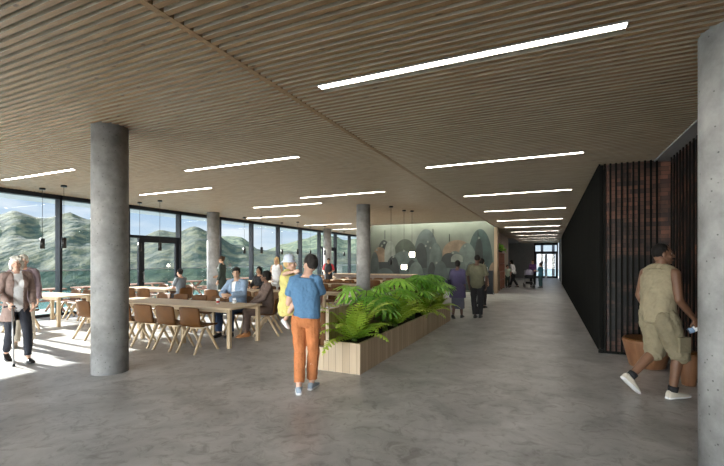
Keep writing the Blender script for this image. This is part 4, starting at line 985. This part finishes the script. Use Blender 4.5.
# ================================================================== OUTSIDE: hills, water
def ridge(name, D, px_pts, base, m, amp, label, seed, depth=.3, nx=220, ny=34):
    bm = bmesh.new(); rows = []
    x0, x1 = px_pts[0][0], px_pts[-1][0]
    for j in range(ny+1):
        t = j/ny; dist = D*(1-depth+depth*t*1.15); row = []
        for i in range(nx+1):
            px = x0+(x1-x0)*i/nx
            for k in range(len(px_pts)-1):
                if px_pts[k][0] <= px <= px_pts[k+1][0]:
                    f = (px-px_pts[k][0])/(px_pts[k+1][0]-px_pts[k][0]); f = f*f*(3-2*f); yy = px_pts[k][1]*(1-f)+px_pts[k+1][1]*f; break
            hz = (HY-yy)/F*D; tt = t/.87
            prof = min(1, tt)**.9 if tt <= 1 else 1-(tt-1)*2.5
            r_ = (px-CX)/F*dist; p = V((CY*r_-SY*dist, SY*r_+CY*dist, 0)); q = p/(D*.11)+V((seed, seed, 0))
            n1 = noise.fractal(q, 1.0, 2.1, 6); n2 = 1-abs(noise.noise(q*1.3+V((3, 3, 3))))*2
            p.z = base + (hz-base)*prof + (n1*.6+n2*.35)*amp*hz*min(1, 4*tt*(1.25-min(tt, 1.2)))
            row.append(bm.verts.new(p))
        rows.append(row)
    for j in range(ny):
        for i in range(nx):
            f = bm.faces.new((rows[j][i], rows[j][i+1], rows[j+1][i+1], rows[j+1][i])); f.smooth = True
    me = bpy.data.meshes.new(name); bm.to_mesh(me); bm.free(); me.materials.append(m)
    o = bpy.data.objects.new(name, me); C.objects.link(o); tag(o, label, 'mountain'); return o
def hill_mat(name, green, rock):
    m, nt, b = new_mat(name); n = nt.nodes; l = nt.links; b.inputs['Roughness'].default_value = .95; b.inputs['Specular IOR Level'].default_value = .1
    tc = n.new('ShaderNodeTexCoord'); t = n.new('ShaderNodeTexNoise'); t.inputs['Scale'].default_value = .016; t.inputs['Detail'].default_value = 11; t.inputs['Roughness'].default_value = .7
    l.new(tc.outputs['Object'], t.inputs['Vector']); r = n.new('ShaderNodeValToRGB'); e = r.color_ramp.elements
    t.inputs['Scale'].default_value = .045
    e[0].position = .46; e[0].color = (*green, 1); e[1].position = .57; e[1].color = (*rock, 1)
    l.new(t.outputs[0], r.inputs[0])
    l.new(r.outputs[0], b.inputs['Base Color'])
    bp = n.new('ShaderNodeBump'); bp.inputs['Strength'].default_value = .8; bp.inputs['Distance'].default_value = 12
    t3 = n.new('ShaderNodeTexNoise'); t3.inputs['Scale'].default_value = .03; t3.inputs['Detail'].default_value = 8; l.new(tc.outputs['Object'], t3.inputs['Vector'])
    l.new(t3.outputs[0], bp.inputs['Height']); l.new(bp.outputs[0], b.inputs['Normal'])
    return m
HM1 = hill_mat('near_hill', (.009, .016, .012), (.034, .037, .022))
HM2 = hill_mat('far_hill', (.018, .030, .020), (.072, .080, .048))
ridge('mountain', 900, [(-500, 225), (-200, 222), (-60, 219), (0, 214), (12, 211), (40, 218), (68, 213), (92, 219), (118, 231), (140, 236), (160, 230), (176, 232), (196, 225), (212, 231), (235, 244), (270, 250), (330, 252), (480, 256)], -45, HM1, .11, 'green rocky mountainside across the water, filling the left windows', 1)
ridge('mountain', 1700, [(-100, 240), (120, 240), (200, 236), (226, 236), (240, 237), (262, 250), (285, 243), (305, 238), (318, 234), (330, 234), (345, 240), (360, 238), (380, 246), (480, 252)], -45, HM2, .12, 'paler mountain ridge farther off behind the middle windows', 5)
w = MB().box(-2600, 300, -900, 2600, -46, -45).build('water', mat('fjord_water', (.10, .17, .17), .12, scale=.02, bump=.3, bscale=.2)); tag(w, 'calm grey-green water below the mountains outside', 'water', kind='stuff')
# ================================================================== LIGHT
sd = V((.93, -.055, -.41)).normalized()
sl = bpy.data.lights.new('sun', 'SUN'); sl.energy = 13; sl.angle = .012; sl.color = (1, .95, .88)
so = bpy.data.objects.new('sun', sl); C.objects.link(so); so.rotation_euler = sd.to_track_quat('-Z', 'Y').to_euler()
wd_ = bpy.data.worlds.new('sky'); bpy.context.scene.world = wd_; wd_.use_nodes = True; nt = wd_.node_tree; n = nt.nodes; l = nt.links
bg_ = n['Background']; tc = n.new('ShaderNodeTexCoord'); sx = n.new('ShaderNodeSeparateXYZ'); l.new(tc.outputs['Generated'], sx.inputs[0])
r = n.new('ShaderNodeValToRGB'); e = r.color_ramp.elements
e[0].position = .0; e[0].color = (.74, .82, .88, 1); e[1].position = .5; e[1].color = (.16, .32, .62, 1); k = e.new(.12); k.color = (.42, .58, .78, 1)
l.new(sx.outputs[2], r.inputs[0])
mp = n.new('ShaderNodeMapping'); mp.inputs['Scale'].default_value = (3, 3, 14); l.new(tc.outputs['Generated'], mp.inputs[0])
t = n.new('ShaderNodeTexNoise'); t.inputs['Scale'].default_value = 1.3; t.inputs['Detail'].default_value = 7; l.new(mp.outputs[0], t.inputs['Vector'])
cr_ = n.new('ShaderNodeValToRGB'); cr_.color_ramp.elements[0].position = .46; cr_.color_ramp.elements[1].position = .66; l.new(t.outputs[0], cr_.inputs[0])
mx = n.new('ShaderNodeMix'); mx.data_type = 'RGBA'; l.new(cr_.outputs[0], mx.inputs[0]); l.new(r.outputs[0], mx.inputs[6]); setc(mx.inputs[7], (.95, .95, .96))
mw = n.new('ShaderNodeMix'); mw.data_type = 'RGBA'; mw.blend_type = 'MULTIPLY'; setc(mw.inputs[7], (1.16, 1, .84))
# sky brightened and warmed behind the camera, added as fill for the interior
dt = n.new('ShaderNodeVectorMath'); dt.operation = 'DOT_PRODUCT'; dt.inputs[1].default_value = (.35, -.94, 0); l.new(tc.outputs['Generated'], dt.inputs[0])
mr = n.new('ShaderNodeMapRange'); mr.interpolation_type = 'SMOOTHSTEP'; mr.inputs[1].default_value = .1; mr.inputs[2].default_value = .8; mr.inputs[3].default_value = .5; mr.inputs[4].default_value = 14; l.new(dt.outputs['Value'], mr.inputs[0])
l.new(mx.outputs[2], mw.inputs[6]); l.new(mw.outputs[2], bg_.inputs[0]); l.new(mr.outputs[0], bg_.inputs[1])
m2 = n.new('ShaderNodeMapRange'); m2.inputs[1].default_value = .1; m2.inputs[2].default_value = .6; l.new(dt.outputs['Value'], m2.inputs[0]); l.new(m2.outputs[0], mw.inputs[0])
def portal(x, y, z, sx_, sy_, d):
    a = bpy.data.lights.new('window_portal', 'AREA'); a.shape = 'RECTANGLE'; a.size = sx_; a.size_y = sy_; a.cycles.is_portal = True
    o = bpy.data.objects.new('window_portal', a); C.objects.link(o); o.location = (x, y, z); o.rotation_euler = V(d).to_track_quat('-Z', 'Y').to_euler()
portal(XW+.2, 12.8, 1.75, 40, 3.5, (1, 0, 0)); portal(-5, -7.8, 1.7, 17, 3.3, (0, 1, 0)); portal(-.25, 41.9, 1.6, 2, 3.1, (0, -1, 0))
# ================================================================== CAMERA
cam = bpy.data.cameras.new('camera'); cam.sensor_width = 36; cam.lens = 36*F/724; cam.shift_y = (HY-233)/724; cam.clip_end = 6000
co = bpy.data.objects.new('camera', cam); C.objects.link(co); co.location = (0, 0, CAMZ); co.rotation_euler = (PI/2, 0, math.asin(SY))
sc = bpy.context.scene; sc.camera = co
sc.view_settings.view_transform = 'Standard'; sc.view_settings.look = 'None'; sc.view_settings.gamma = 1; sc.view_settings.exposure = 1.25
